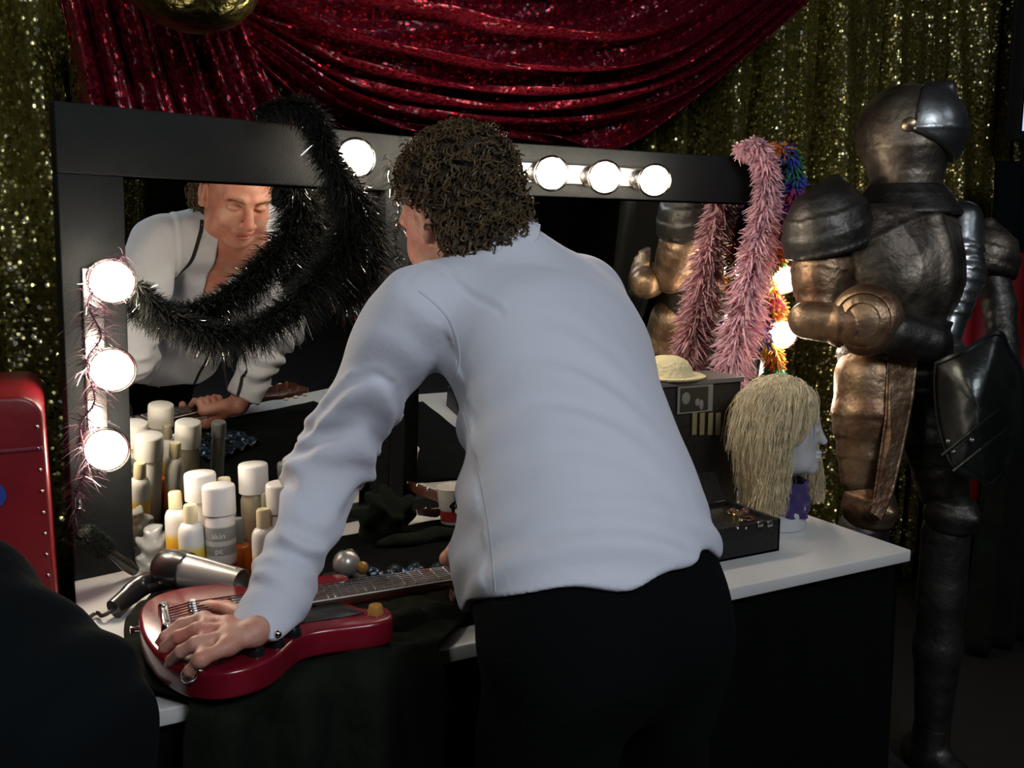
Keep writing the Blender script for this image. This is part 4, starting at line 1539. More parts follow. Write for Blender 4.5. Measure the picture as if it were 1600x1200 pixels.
# low maroon box standing in for a red reflection at the left mirror foot
b0 = on_Z(232, 808, TZ + 0.03)
bx = MB().box((0, 0, 0.045), (0.085, 0.045, 0.09), bev=0.006).obj('reflection_box', 'maroon')
MB().box((0, 0, 0.094), (0.087, 0.047, 0.010), bev=0.003).obj('lid', 'maroon').parent = bx
bx.location = (b0.x + 0.005, b0.y - 0.055, TZ); bx.rotation_euler = (0, 0, WING)
tag(bx, 'low maroon box standing in for a red reflection at the mirror foot, left of the bottles', 'box')

# dark round brush and crumpled clear bag left of the bottles
def lump(name, centre, radii, m, label, cat, seed, amp=0.18, h=0.004, squash=None, parent=None, freq=34):
    C_ = Vector(centre)
    def f(p):
        d = sd_ell(p, C_, radii)
        q = p - np3(C_)
        w = np.sin(q[:, 0] * freq + seed) * np.sin(q[:, 1] * freq * 0.9 + seed * 2.1 + 2 * np.sin(q[:, 2] * freq * 0.7)) + 0.5 * np.sin(q[:, 2] * freq * 1.7 + 3 * np.sin(q[:, 0] * freq * 0.6 + seed))
        d = d + w * amp * min(radii) * 0.5
        return smax(d, (C_.z - radii[2] * 0.80) - p[:, 2], 0.004)
    r_ = max(radii) * 1.5
    VQ = mesh_sdf(f, [C_.x - radii[0] * 1.4 - .02, C_.y - radii[1] * 1.4 - .02, C_.z - radii[2] * 1.4 - .01], [C_.x + radii[0] * 1.4 + .02, C_.y + radii[1] * 1.4 + .02, C_.z + radii[2] * 1.4 + .02], h, 1)
    o = sdf_obj(name, VQ, m, parent)
    if label: tag(o, label, cat)
    return o
mat('clear_film', (0.45, 0.47, 0.45), 0.25, alpha=0.55, coat=0.5)
c = on_Z(243, 858, TZ + 0.045)
lump('plastic_bag', (c.x, c.y, TZ + 0.040), (0.034, 0.024, 0.052), 'clear_film', 'crumpled clear plastic bag beside the leftmost small bottle', 'bag', 2.0, 0.6, 0.0025, freq=110)
mat('dark_green_felt', (0.012, 0.018, 0.010), 0.95, bump=1.0, bscale=160)
c = on_Z(222, 868, TZ + 0.045)
hb_ = MB()
hb_.lathe([(0.0, 0.0), (0.010, 0.004), (0.012, 0.03), (0.009, 0.06), (0.008, 0.09), (0, 0.09)], 18)
hbo = hb_.obj('hair_brush', 'black_plastic')
hbo.location = (c.x - 0.012, c.y + 0.010, TZ + 0.012); hbo.rotation_euler = (R(28), R(-38), 0)
bb = MB()
for k in range(900):
    a = random.uniform(0, 2 * math.pi); z = random.uniform(0.085, 0.155)
    r_ = 0.021 + random.uniform(-0.002, 0.002)
    bb.tube([(0.008 * math.cos(a), 0.008 * math.sin(a), z), (r_ * math.cos(a), r_ * math.sin(a), z + random.uniform(-0.003, 0.003))], 0.0005, 3)
bb.lathe([(0, 0.083), (0.010, 0.084), (0.010, 0.158), (0, 0.160)], 16)
bb.obj('bristles', 'dark_green_felt').parent = hbo
tag(hbo, 'dark round hair brush leaning behind the hair dryer at the mirror foot', 'hair brush')

# hair dryer: black motor housing and handle, silver barrel
hz = 0.815
h0 = on_Z(262, 888, hz); h1 = on_Z(288, 892, hz); h2 = on_Z(377, 911, hz - 0.008)
hd = thing('hair_dryer', 'black and silver hair dryer lying behind the guitar', 'hair dryer', (h0.x, h0.y, TZ))
ba = (h2 - h1).normalized(); LB = (h2 - h1).length
MB().lathe([(0.0, -0.062), (0.014, -0.060), (0.026, -0.050), (0.032, -0.034), (0.034, -0.012), (0.0325, 0.006), (0.0, 0.008)], 32, h1, ba).obj('motor_housing', 'dryer_black', hd)
MB().lathe([(0.0285, 0.0), (0.0295, 0.008), (0.0270, LB * 0.45), (0.0235, LB), (0.0215, LB), (0.0215, LB - 0.02), (0.0, LB - 0.02)], 36, h1, ba).obj('barrel', 'silver_barrel', hd)
MB().tube([h1 + Vector((0, 0, 0.027)) + ba * 0.004, h1 + Vector((0, 0, 0.025)) + ba * LB * 0.45, h1 + Vector((0, 0, 0.0205)) + ba * (LB - 0.008)], [0.006, 0.0055, 0.005], 12).obj('air_tube', 'silver_barrel', hd)
e0 = h0 - Vector((0, 0, 0.018)); e1 = on_Z(222, 915, 0.785); e2 = on_Z(178, 952, 0.768)
MB().tube(smooth_path([e0, e1, e2], 8), [0.020] * 6 + [0.019] * 6 + [0.017] * 5, 18, flat=0.75).obj('handle', 'dryer_black', hd)
cp = smooth_path([e2, on_Z(160, 962, 0.762), on_Z(150, 958, 0.758), on_Z(130, 975, 0.757), on_Z(118, 1010, 0.757)], 8)
MB().tube(cp, 0.0035, 8).obj('cord', 'dryer_black', hd)

# cup, brown studded strap, silver bauble, papers, dark bag, blue sequins
cpb = on_table(706, 760, 0.088)
cup = thing('paper_cup', 'white paper cup printed in red and black beside the shirt', 'cup', cpb)
label_mat('cup_print', [(0.0, (0.70, 0.66, 0.58)), (0.12, (0.70, 0.66, 0.58)), (0.14, (0.60, 0.06, 0.05)), (0.40, (0.60, 0.06, 0.05)), (0.44, (0.76, 0.73, 0.66)), (1, (0.78, 0.75, 0.68))], 0.5, 0, 0.088)
MB().lathe([(0.0, 0.002), (0.024, 0.002), (0.025, 0.0), (0.034, 0.085), (0.0355, 0.087), (0.034, 0.088), (0.0325, 0.086), (0.0235, 0.004), (0.0, 0.004)], 40).obj('cup_wall', 'cup_print').parent = cup
tod = math.atan2(-cpb.y, -cpb.x)
pm = MB()
for j, (da, z0, z1, w) in enumerate([(0.05, 0.036, 0.060, 0.006), (0.32, 0.030, 0.072, 0.007), (0.62, 0.034, 0.066, 0.006)]):
    vs = []
    for i in range(7):
        z = z0 + (z1 - z0) * i / 6
        r_ = 0.0250 + 0.0092 * z / 0.085 + 0.0004
        for s in (-1, 1):
            a = tod + da + 0.08 * math.sin(i * 1.3) + s * w * (1 - 0.5 * abs(i / 3 - 1)) / r_
            vs.append((r_ * math.cos(a), r_ * math.sin(a), z))
    pm.add(vs, [(2 * i, 2 * i + 1, 2 * i + 3, 2 * i + 2) for i in range(6)])
pm.obj('print', 'black_plastic').parent = cup

def sheet(name, corners, z, m, label, cat, th=0.001):
    ps = [on_Z(x, y, z) for x, y in corners]
    o = MB().prism([(p.x, p.y) for p in ps], z, z + th).obj(name, m, smooth=False)
    return tag(o, label, cat)
sheet('paper_sheet', [(640, 797), (722, 800), (722, 822), (636, 830)], TZ + 0.001, 'paper', 'white paper sheet lying below the printed cup', 'paper')

st = thing('studded_belt', 'brown leather belt with metal studs coiled behind the dark bag', 'belt', on_Z(655, 770, TZ + 0.02))
bp_ = smooth_path([on_Z(600, 752, TZ + 0.045), on_Z(625, 752, TZ + 0.055), on_Z(650, 760, TZ + 0.055), on_Z(676, 772, TZ + 0.045), on_Z(672, 792, TZ + 0.03), on_Z(640, 790, TZ + 0.03)], 10)
bp_ = [p_ - Vector((0, 0.05, 0)) for p_ in bp_]
MB().tube(bp_, 0.013, 10, flat=0.25, up=(0, 0, 1)).obj('strap', 'leather_brown', st)
for i in range(4, len(bp_), 6):
    MB().ball(bp_[i] + Vector((-0.002, -0.006, 0.010)), 0.004, 10, 8).obj('stud', 'chrome', st)
c = on_Z(694, 758, TZ + 0.02) - Vector((0, 0.05, 0))
bk = MB().tube([c + Vector((0.02 * math.cos(a), 0.006 * math.sin(a), 0.016 * math.sin(a) + 0.02)) for a in np.linspace(0, 2 * math.pi, 24)[:-1]], 0.003, 8, closed=True)
bk.obj('buckle', 'chrome', st)

c = on_Z(606, 822, TZ + 0.03)
lump('cloth_bag', (c.x, c.y + 0.02, TZ + 0.045), (0.060, 0.05, 0.056), 'olive_cloth', 'dark lumpy cloth bag behind the blue sleeve, left of the cup', 'bag', 1.0, 0.55, 0.003, freq=75)
c = on_Z(660, 842, TZ + 0.01)
lump('rolled_scarf', (c.x, c.y, TZ + 0.012), (0.10, 0.028, 0.016), 'olive_cloth', 'dark rolled scarf in front of the paper sheet', 'scarf', 3.0, 0.4, 0.003, freq=60)
def bs(u, v):
    a = on_Z(575, 868, 0.80).lerp(on_Z(735, 858, 0.80), u); b = on_Z(590, 912, 0.80).lerp(on_Z(740, 893, 0.80), u)
    p = a.lerp(b, v)
    p.z = TZ + 0.018 + 0.016 * abs(noise.noise(Vector((p.x * 20, p.y * 24, 1)))) + 0.006 * math.sin(u * 30 + v * 6)
    return p
b_s = MB().grid(bs, 60, 24).obj('sequin_scarf', 'blue_sequins')
b_s.modifiers.new('thickness', 'SOLIDIFY').thickness = 0.003
tag(b_s, 'dark blue sequinned scarf crumpled behind the guitar neck', 'scarf')
c = on_Z(541, 880, 0.815)
bl = thing('silver_bauble', 'silver ball with amber knob lying behind the guitar horn', 'bauble', (c.x, c.y, c.z - 0.024))
MB().ball(c, 0.024, 32, 20).obj('ball', 'silver_barrel', bl)
MB().tube([c + Vector((0.0245 * math.cos(a) * 0.9 + 0.002, 0, 0.0245 * math.sin(a))) for a in np.linspace(0, 2 * math.pi, 36)[:-1]], 0.0014, 6, closed=True).obj('groove', 'black_plastic', bl)
MB().ball(c + CWd(0.029, -0.006, -0.006), 0.0115, 18, 12).obj('knob', 'amber_knob', bl)
MB().box((c.x, c.y + 0.012, (c.z - 0.024 + TZ) / 2 + 0.0), (0.07, 0.05, c.z - 0.024 - TZ), bev=0.004).obj('black_tin', 'case_black')
tag(bpy.data.objects['black_tin'], 'flat black tin under the silver ball', 'tin')

# ---------------------------------------------------------------- right end of the table: make-up box, upright case, hat, wig head
fx0, fx1, fy0, fy1 = 1.085, 1.298, 1.335, 1.50
mk = thing('makeup_box', 'low open black make-up box on the table beside the wig head', 'box', ((fx0 + fx1) / 2, (fy0 + fy1) / 2, TZ))
bxm = MB(); BH = 0.068; t_ = 0.006
bxm.box(((fx0 + fx1) / 2, (fy0 + fy1) / 2, TZ + t_ / 2), (fx1 - fx0, fy1 - fy0, t_), bev=0.001)
for x in (fx0 + t_ / 2, fx1 - t_ / 2): bxm.box((x, (fy0 + fy1) / 2, TZ + BH / 2), (t_, fy1 - fy0, BH), bev=0.001)
for y in (fy0 + t_ / 2, fy1 - t_ / 2): bxm.box(((fx0 + fx1) / 2, y, TZ + BH / 2), (fx1 - fx0, t_, BH), bev=0.001)
bxm.obj('box_body', 'case_black', mk)
MB().box(((fx0 + fx1) / 2, (fy0 + fy1) / 2, TZ + BH - 0.012), (fx1 - fx0 - 0.014, fy1 - fy0 - 0.014, 0.005), bev=0.001).obj('tray', 'case_black', mk)
MB().box(((fx0 + fx1) / 2, fy1 - 0.004 + 0.03, TZ + BH + 0.022), (fx1 - fx0, 0.006, 0.075), rot=Matrix.Rotation(R(-35), 3, 'X'), bev=0.001).obj('lid', 'case_black', mk)
for px in (1152, 1165):
    c = on_Y(px, 825, fy0); MB().ball((c.x, fy0 - 0.001, c.z), 0.003, 12, 8).obj('rivet', 'chrome', mk)
for px in (1186, 1201):
    c = on_Y(px, 818, fy0); MB().box((c.x, fy0 - 0.003, c.z), (0.014, 0.006, 0.012), bev=0.002).obj('latch', 'dull_chrome', mk)
rr2 = random.Random(3)
for i in range(15):
    x = rr2.uniform(fx0 + 0.02, fx1 - 0.02); y = rr2.uniform(fy0 + 0.025, fy1 - 0.03)
    kind = rr2.choice(['ring', 'pot', 'bead'])
    z = TZ + BH - 0.0095
    m_ = rr2.choice(['brass_bits', 'dull_chrome', 'brass_bits', 'leather_brown'])
    if kind == 'ring':
        r_ = rr2.uniform(0.009, 0.015)
        o = MB().tube([(r_ * math.cos(a), r_ * math.sin(a), 0.0025) for a in np.linspace(0, 2 * math.pi, 25)[:-1]], 0.0025, 8, closed=True).obj('bracelet', m_)
        tag(o, 'small metal bracelet among the trinkets in the black make-up box', 'bracelet', 'bracelets in the make-up box')
    elif kind == 'pot':
        r_ = rr2.uniform(0.008, 0.013)
        o = MB().lathe([(0, 0), (r_, 0), (r_, 0.012), (r_ * 1.06, 0.012), (r_ * 1.06, 0.019), (r_ * 0.9, 0.021), (0, 0.021)], 20).obj('cream_pot', m_)
        tag(o, 'little lidded pot among the trinkets in the black make-up box', 'pot', 'pots in the make-up box')
    else:
        r_ = rr2.uniform(0.006, 0.010)
        o = MB().ball((0, 0, r_), r_, 16, 10).obj('bead', m_)
        tag(o, 'round bead among the trinkets in the black make-up box', 'bead', 'beads in the make-up box')
    o.location = (x, y, z)

# upright black case with pictures stuck on its front
cy = 1.60
ca0 = on_Y(1035, 590, cy); ca1 = on_Y(1160, 588, cy)
ch = ca1.z - TZ
uc = thing('upright_case', 'upright black case with pictures on its front, under the pink boa', 'case', ((ca0.x + ca1.x) / 2, cy + 0.06, TZ))
MB().box(((ca0.x - 0.10 + ca1.x) / 2, cy + 0.062, TZ + ch / 2 - 0.006), (ca1.x - ca0.x + 0.10, 0.12, ch - 0.012), bev=0.004).obj('case_body', 'case_black', uc)
MB().box(((ca0.x - 0.10 + ca1.x) / 2, cy + 0.060, TZ + ch - 0.006), (ca1.x - ca0.x + 0.108, 0.13, 0.012), bev=0.003).obj('rim', 'case_edge', uc)
def card(px0, py0, px1, py1, m, name, label=None, dz=0.002):
    a = on_Y(px0, py0, cy); b = on_Y(px1, py1, cy)
    return MB().box(((a.x + b.x) / 2, cy - dz, (a.z + b.z) / 2), (abs(b.x - a.x), 0.002, abs(a.z - b.z)), bev=0.0005).obj(name, m, uc, smooth=False)
mat('card_grey', (0.20, 0.19, 0.16), 0.5); mat('card_dark', (0.02, 0.022, 0.018), 0.4); mat('card_gold', (0.22, 0.18, 0.08), 0.4)
card(1058, 604, 1112, 642, 'card_grey', 'picture')
card(1062, 607, 1104, 640, 'card_dark', 'picture', dz=0.0036)
fg = MB()
def blobp(px, py, rx, rz): 
    a = on_Y(px, py, cy); fg.ball((a.x, cy - 0.0048, a.z), (rx, 0.0012, rz), 18, 8)
blobp(1070, 622, 0.012, 0.014); blobp(1094, 632, 0.006, 0.012); blobp(1088, 628, 0.007, 0.009)
fg.obj('picture_figures', 'card_grey', uc)
for px in (1084, 1096, 1109, 1121):
    card(px - 3.2, 645, px + 3.2, 679, 'card_gold', 'stripe')
# cream hat on the case
c = on_Y(1043, 560, cy + 0.06)
c.z = TZ + ch
ht = thing('cream_hat', 'rounded cream straw hat resting on top of the upright black case', 'hat', c)
MB().lathe([(0, 0.052), (0.025, 0.050), (0.045, 0.040), (0.056, 0.024), (0.060, 0.008), (0.062, 0.006), (0.0, 0.006)], 40).obj('crown', 'straw_cream').parent = ht
MB().lathe([(0.0, 0.0), (0.085, 0.002), (0.088, 0.006), (0.084, 0.008), (0.060, 0.006)], 40, close=False).obj('brim', 'straw_cream').parent = ht
c2 = on_Y(1052, 570, cy + 0.02)
MB().box((c2.x, cy - 0.004, TZ + ch + 0.004), (0.07, 0.012, 0.004), bev=0.001).obj('nail_file', 'paper', smooth=False)
tag(bpy.data.objects['nail_file'], 'thin white strip lying on the front edge of the black case', 'strip')

# wig head on its white stand
wb = on_Z(1268, 832, TZ); wb = wb + Vector((0.0, 0.045, 0))
wf = CWd(0.985, -0.17).normalized(); wu = (Vector((0, 0, 1)) - wf * 0.05).normalized(); wr_ = wf.cross(wu).normalized()
WC = P(1222, 668, (wb - Vector((0, 0, CAM_H))).dot(_F) - 0.02)
WC.z = min(WC.z, 0.965)
WX = axes_of(wr_, wf, wu)
mh = thing('wig_stand_head', 'white mannequin head in profile on a white stand', 'mannequin head', wb)
KS = 0.90
def mannf(p):
    q = ((p - np3(WC)) @ WX.T) / KS
    d = sd_ell(q, (0, -0.015, 0.045), (0.072, 0.092, 0.085))
    d = smin(d, sd_ell(q, (0, 0.025, 0.0), (0.058, 0.062, 0.095)), 0.03)
    d = smin(d, sd_ell(q, (0, 0.040, -0.075), (0.038, 0.040, 0.030)), 0.03)
    d = smin(d, sd_ell(q, (0, 0.074, -0.092), (0.016, 0.014, 0.014)), 0.02)
    for s in (-1, 1):
        d = smax(d, -sd_ell(q, (s * 0.028, 0.098, 0.010), (0.019, 0.019, 0.013)), 0.010)
        d = smin(d, sd_ell(q, (s * 0.028, 0.074, 0.008), (0.014, 0.013, 0.011)), 0.004)
    d = smin(d, sd_cone(q, (0, 0.080, 0.018), (0, 0.100, -0.026), 0.006, 0.009), 0.014)
    d = smin(d, sd_ell(q, (0, 0.088, -0.053), (0.018, 0.010, 0.005)), 0.005)
    d = smin(d, sd_ell(q, (0, 0.087, -0.064), (0.016, 0.010, 0.006)), 0.005)
    d = smin(d, sd_cone(q, (0, -0.030, -0.05), (0, -0.025, -0.150), 0.046, 0.044), 0.03)
    d = d * KS
    foot = WC - wu * 0.150
    d = smin(d, sd_ell(p, Vector((foot.x, foot.y, WC.z - 0.160)), (0.060, 0.060, 0.030)), 0.03)
    return smax(d, (TZ + 0.0695) - p[:, 2], 0.004)
lo = [WC.x - 0.16, WC.y - 0.16, TZ + 0.05]; hi = [WC.x + 0.16, WC.y + 0.16, WC.z + 0.15]
sdf_obj('head', mesh_sdf(mannf, lo, hi, 0.0032, 1), 'mannequin_white', mh)
sx, sy = WC.x, WC.y
mh.location = (sx, sy, TZ)
bpy.context.view_layer.update() if False else None
for o in list(bpy.data.objects):
    if o.parent == mh:
        o.matrix_parent_inverse = world_of(mh).inverted()
MB().lathe([(0, 0), (0.056, 0), (0.060, 0.003), (0.061, 0.030), (0.058, 0.070), (0, 0.070)], 48, (sx, sy, TZ)).obj('stand', 'mannequin_white', mh)
def wrap(u, v):
    a = 2 * math.pi * u
    z = TZ + 0.036 + 0.072 * v + 0.006 * math.sin(a * 2 + 1) * (1 - v)
    r_ = 0.0635 + 0.003 * math.sin(a * 9 + v * 8) + 0.002 * math.sin(a * 4 - v * 14) - 0.012 * max(0, v - 0.6)
    return Vector((sx + r_ * math.cos(a), sy + r_ * math.sin(a), z))
pc = MB().grid(wrap, 120, 26).obj('neck_scarf', 'purple_cloth')
pc.modifiers.new('thickness', 'SOLIDIFY').thickness = 0.003
tag(pc, 'purple cloth wrapped round the stand of the mannequin head', 'scarf')

def wigf(p):
    q = ((p - np3(WC)) @ WX.T)
    x, y, z = q[:, 0], q[:, 1], q[:, 2]
    d = sd_ell(q, (0, -0.010, 0.040), (0.083, 0.088, 0.088))
    for s in (-1, 1):
        d = smin(d, sd_cone(q, (s * 0.055, -0.022, 0.02), (s * 0.062, -0.028, -0.115), 0.036, 0.028), 0.03)
        if (wr_ * s).dot(_F) > 0:      # only the far side falls forward past the face
            d = smin(d, sd_cone(q, (s * 0.055, 0.045, 0.055), (s * 0.084, 0.088, -0.135), 0.024, 0.020), 0.03)
    d = smin(d, sd_cone(q, (0, -0.050, 0.02), (0, -0.052, -0.12), 0.040, 0.030), 0.03)
    # keep the face free
    d = smax(d, -sd_ell(q, (0, 0.085, -0.035), (0.060, 0.065, 0.085)), 0.012)
    return d + 0.003 * np.sin(x * 160 + 2 * np.sin(z * 30)) * np.sin(y * 150 + z * 18)
lo = [WC.x - 0.19, WC.y - 0.19, TZ + 0.02]; hi = [WC.x + 0.19, WC.y + 0.19, WC.z + 0.17]
VQ_w = mesh_sdf(wigf, lo, hi, 0.0042, 2)
wig = sdf_obj('wig', VQ_w, 'wig_core')
tag(wig, 'long blonde wig on the white mannequin head', 'wig')
Nw_ = normals_of(*VQ_w)
lk = MB(); rw = random.Random(8)
idxs = list(range(len(VQ_w[0]))); rw.shuffle(idxs)
n_l = 0
for vi in idxs:
    v = Vector(VQ_w[0][vi].tolist()); nn = Vector(Nw_[vi].tolist())
    q = np.array(v - WC) @ WX.T
    if q[1] > 0.055 and q[2] < 0.055 and not (abs(q[0]) > 0.055 and (wr_ * q[0]).dot(_F) > 0): continue
    if (wr_ * q[0]).dot(_F) < 0 and q[1] > 0.012 and q[2] < 0.085: continue
    if n_l > 2600: break
    n_l += 1
    ln = rw.uniform(0.07, 0.15)
    pts = []; p_ = v + nn * rw.uniform(-0.002, 0.004)
    d_ = (-wu)
    top = max(0.0, min(1.0, (q[2] - 0.03) / 0.09))
    out = Vector((nn.x, nn.y, 0)) * 0.5 + (wr_ * (0.6 if q[0] > 0 else -0.6)) - wf * 0.25
    K = 8; ph = rw.uniform(0, 6.28); cur = p_.copy()
    for k in range(K):
        t = k / (K - 1)
        pts.append(cur.copy())
        g = (out * top * (1 - t) + Vector((0, 0, -1)) * (1 - top * (1 - t) * 0.7)).normalized()
        cur += g * (ln / K) + Vector((math.sin(ph + t * 8), math.cos(ph + t * 7), 0)) * 0.0042
        if cur.z < TZ + 0.035: break
    if len(pts) > 2: lk.tube(pts, [0.0009 * (1 - 0.6 * k / K) for k in range(len(pts))], 3)
# the long curl that falls in front on the near side
for k in range(60):
    bx0 = WC - wf * rw.uniform(0.02, 0.07) + wr_ * rw.uniform(0.045, 0.075) - wu * rw.uniform(0.06, 0.10)
    pts = []
    for j in range(14):
        t = j / 13
        a = t * 5.2 + 0.25 * k / 60
        pts.append(bx0 + Vector((0, 0, -0.10 * t)) + wf * (0.012 * math.sin(a)) + wr_ * (0.010 * math.cos(a) + 0.006))
    lk.tube(pts, [0.0010 * (1 - 0.5 * j / 14) for j in range(14)], 3)
lk.obj('locks', 'wig_blonde', wig)

# ---------------------------------------------------------------- feather boas and tinsel
def strips(path, rad, count, length, width, seed, droop=0.3, seg=3, curl=0.3, leaf=False, spread=1.0):
    """barbs growing out of a core path"""
    r_ = np.random.default_rng(seed)
    pts = np.array([tuple(p) for p in path])
    k = len(pts)
    t = r_.uniform(0, k - 1.001, count); i = t.astype(int); f = (t - i)[:, None]
    base = pts[i] * (1 - f) + pts[i + 1] * f
    tan = pts[i + 1] - pts[i]; tan /= np.linalg.norm(tan, axis=1)[:, None] + 1e-9
    d = r_.normal(size=(count, 3)); d -= tan * (d * tan).sum(1)[:, None] * 0.75
    d /= np.linalg.norm(d, axis=1)[:, None]
    rr_ = np.interp(t, np.arange(k), rad)[:, None]
    L_ = rr_ * r_.uniform(0.65, 1.25, (count, 1)) * length
    side = np.cross(d, r_.normal(size=(count, 3))); side /= np.linalg.norm(side, axis=1)[:, None]
    bend = np.cross(side, d)
    vs = np.zeros((count, (seg + 1) * 2, 3))
    for s in range(seg + 1):
        u = s / seg
        c = base + d * L_ * u + bend * L_ * curl * u * u * r_.uniform(0.5, 1.2, (count, 1)) + np.array([0, 0, -1.0]) * L_ * droop * u * u
        w = width * (math.sin(math.pi * (0.12 + 0.80 * u)) if leaf else (1 - 0.85 * u))
        vs[:, 2 * s] = c - side * w / 2; vs[:, 2 * s + 1] = c + side * w / 2
    V = vs.reshape(-1, 3)
    F_ = []
    n2 = (seg + 1) * 2
    basei = np.arange(count) * n2
    for s in range(seg):
        F_.append(np.stack([basei + 2 * s, basei + 2 * s + 1, basei + 2 * s + 3, basei + 2 * s + 2], 1))
    return V, np.concatenate(F_)


def strip_obj(name, groups, mats, label, cat, core=None, core_r=0.006, parent=None):
    mb = MB()
    fm = []
    off = 0
    Vs = []; Fs = []
    for gi, (V, Fq) in enumerate(groups):
        Vs.append(V); Fs.append(Fq + off); off += len(V); fm += [gi] * len(Fq)
    V = np.concatenate(Vs); Fq = np.concatenate(Fs)
    v = V.tolist(); f = Fq.tolist()
    if core is not None:
        cb_ = MB().tube(core, core_r, 8)
        o_ = len(v); v += [list(x) for x in cb_.v]; f += [[i + o_ for i in q_] for q_ in cb_.f]; fm += [0] * len(cb_.f)
    me_ = bpy.data.meshes.new(name)
    me_.from_pydata(v, [], f); me_.update()
    o = link_mesh(name, me_, mats, parent, True, 180)
    me_.polygons.foreach_set('material_index', fm)
    if label: tag(o, label, cat)
    return o


def wpath(pts, n=8):
    """(px, py, stand-off) spots followed on the leaning mirror faces"""
    out = []
    for px, py, off in pts:
        Mx = Mw if px < 585 else Mc
        out.append(Mx @ (loc_on(Mx, px, py, off) + Vector((0, -off, 0))))
    return smooth_path(out, n)


# black boa: main swag over the wing and the hanging mass at the joint
def rads(vals, n=8):
    k = (len(vals) - 1) * n + 1
    return np.interp(np.arange(k) / n, np.arange(len(vals)), vals)
pA = wpath([(203, 440, .03), (240, 478, .03), (282, 502, .04), (326, 516, .05), (374, 510, .05), (422, 482, .05), (468, 442, .05), (508, 398, .05), (535, 345, .05), (522, 290, .05), (492, 240, .045), (482, 196, .04), (462, 168, .035), (425, 166, .03), (392, 178, .025)])
rA = rads([.026, .034, .040, .044, .046, .048, .054, .060, .060, .052, .038, .036, .036, .026, .014])
pB = wpath([(486, 200, .04), (503, 250, .045), (545, 310, .05), (560, 370, .05), (548, 430, .05), (512, 465, .05)])
rB = rads([.026, .032, .044, .052, .050, .038])
gA = strips(pA, rA, 9000, 0.95, 0.0032, 1, droop=0.35)
gB = strips(pB, rB, 3400, 0.95, 0.0028, 2, droop=0.30)
gA2 = strips(pA, rA * 0.6, 5000, 1.0, 0.0040, 6, droop=0.1)
tA = strips(pA, rA * 1.0, 1000, 1.0, 0.0022, 3, droop=0.4, seg=2)
tB = strips(pB, rB * 1.0, 600, 1.0, 0.0022, 4, droop=0.5, seg=2)
strip_obj('black_boa', [gA, gB, gA2, tA, tB], ['boa_black', 'boa_black', 'boa_black', 'tinsel', 'tinsel'],
          'black feather boa with tinsel draped across the left of the mirror', 'boa', core=pA)
# thin tinsel down the left column and by the joint
mat('tinsel_haze', (0.035, 0.006, 0.020), 0.45, 0.4)  # plum tint puts the bulbs' purple haze into the strand colour
pC = wpath([(185, 395, .03), (160, 430, .02), (130, 470, .03), (150, 520, .03), (128, 560, .03), (140, 620, .03), (118, 660, .03), (130, 720, .03), (110, 770, .03), (118, 850, .02)])
gC = strips(pC, rads([.03, .04, .05, .05, .045, .045, .045, .045, .035, .02]), 700, 0.9, 0.0014, 7, droop=0.5, seg=2)
gC2 = strips(pC, rads([.03, .04, .05, .05, .05, .045, .045, .045, .035, .02]), 110, 0.9, 0.0018, 8, droop=0.5, seg=2)
strip_obj('tinsel_garland', [gC, gC2], ['tinsel_haze', 'tinsel'], 'thin silver tinsel garland down the left bulb column, plum strands standing for the bulb haze', 'garland', core=pC, core_r=0.0015)
pD = wpath([(590, 240, .05), (600, 285, .05), (612, 330, .05), (606, 380, .05), (625, 430, .05)])
gD = strips(pD, rads([.03, .03, .03, .025, .02]), 260, 1.0, 0.0018, 9, droop=0.6, seg=2)
gD2 = strips(pD, rads([.03, .03, .03, .025, .02]), 60, 1.0, 0.0024, 10, droop=0.6, seg=2)
strip_obj('tinsel_garland', [gD, gD2], ['boa_black', 'tinsel'], 'short sparkling tinsel strand hanging beside the curly head', 'garland', core=pD, core_r=0.0012)

# pink boa, two strands over the right end of the top bar
pE = wpath([(1150, 234, .01), (1170, 226, .03), (1184, 265, .035), (1180, 330, .035), (1164, 400, .035), (1152, 470, .035), (1138, 530, .035), (1124, 588, .035)])
rE = rads([.022, .030, .036, .042, .050, .056, .058, .052])
gE = strips(pE, rE, 4600, 1.0, 0.0060, 21, droop=0.45, leaf=True, curl=0.5)
strip_obj('pink_boa', [gE], ['boa_pink'], 'pale pink feather boa hanging over the right of the mirror', 'boa', core=pE)

# rainbow boa at the outer right edge, curling round the bulbs
pG = wpath([(1196, 232, .02), (1220, 238, .03), (1230, 290, .03), (1214, 345, .03), (1200, 400, .03), (1194, 450, .03), (1210, 482, .02), (1188, 520, .03), (1200, 560, .03), (1184, 600, .03)])
rG = rads([.022, .028, .030, .028, .028, .028, .026, .028, .028, .024])
gs_ = []
col_seq = [0, 2, 3, 2, 4, 5, 4, 0, 3, 1, 4, 1, 0, 2, 1, 0, 3, 4]
n_s = len(col_seq); K = len(pG)
for i, ci in enumerate(col_seq):
    a = int(i * (K - 1) / n_s); b = int((i + 1) * (K - 1) / n_s) + 2
    seg_ = pG[a:b + 1]
    if len(seg_) < 2: continue
    gs_.append((strips(seg_, rG[a:b + 1][:len(seg_)], 150, 1.0, 0.008, 40 + i, droop=0.4, leaf=True, curl=0.5), ci))
strip_obj('rainbow_boa', [g for g, c in gs_], ['boa_rainbow_%d' % c for g, c in gs_], 'rainbow feather boa in blue, purple and orange beside the pink one', 'boa', core=pG)

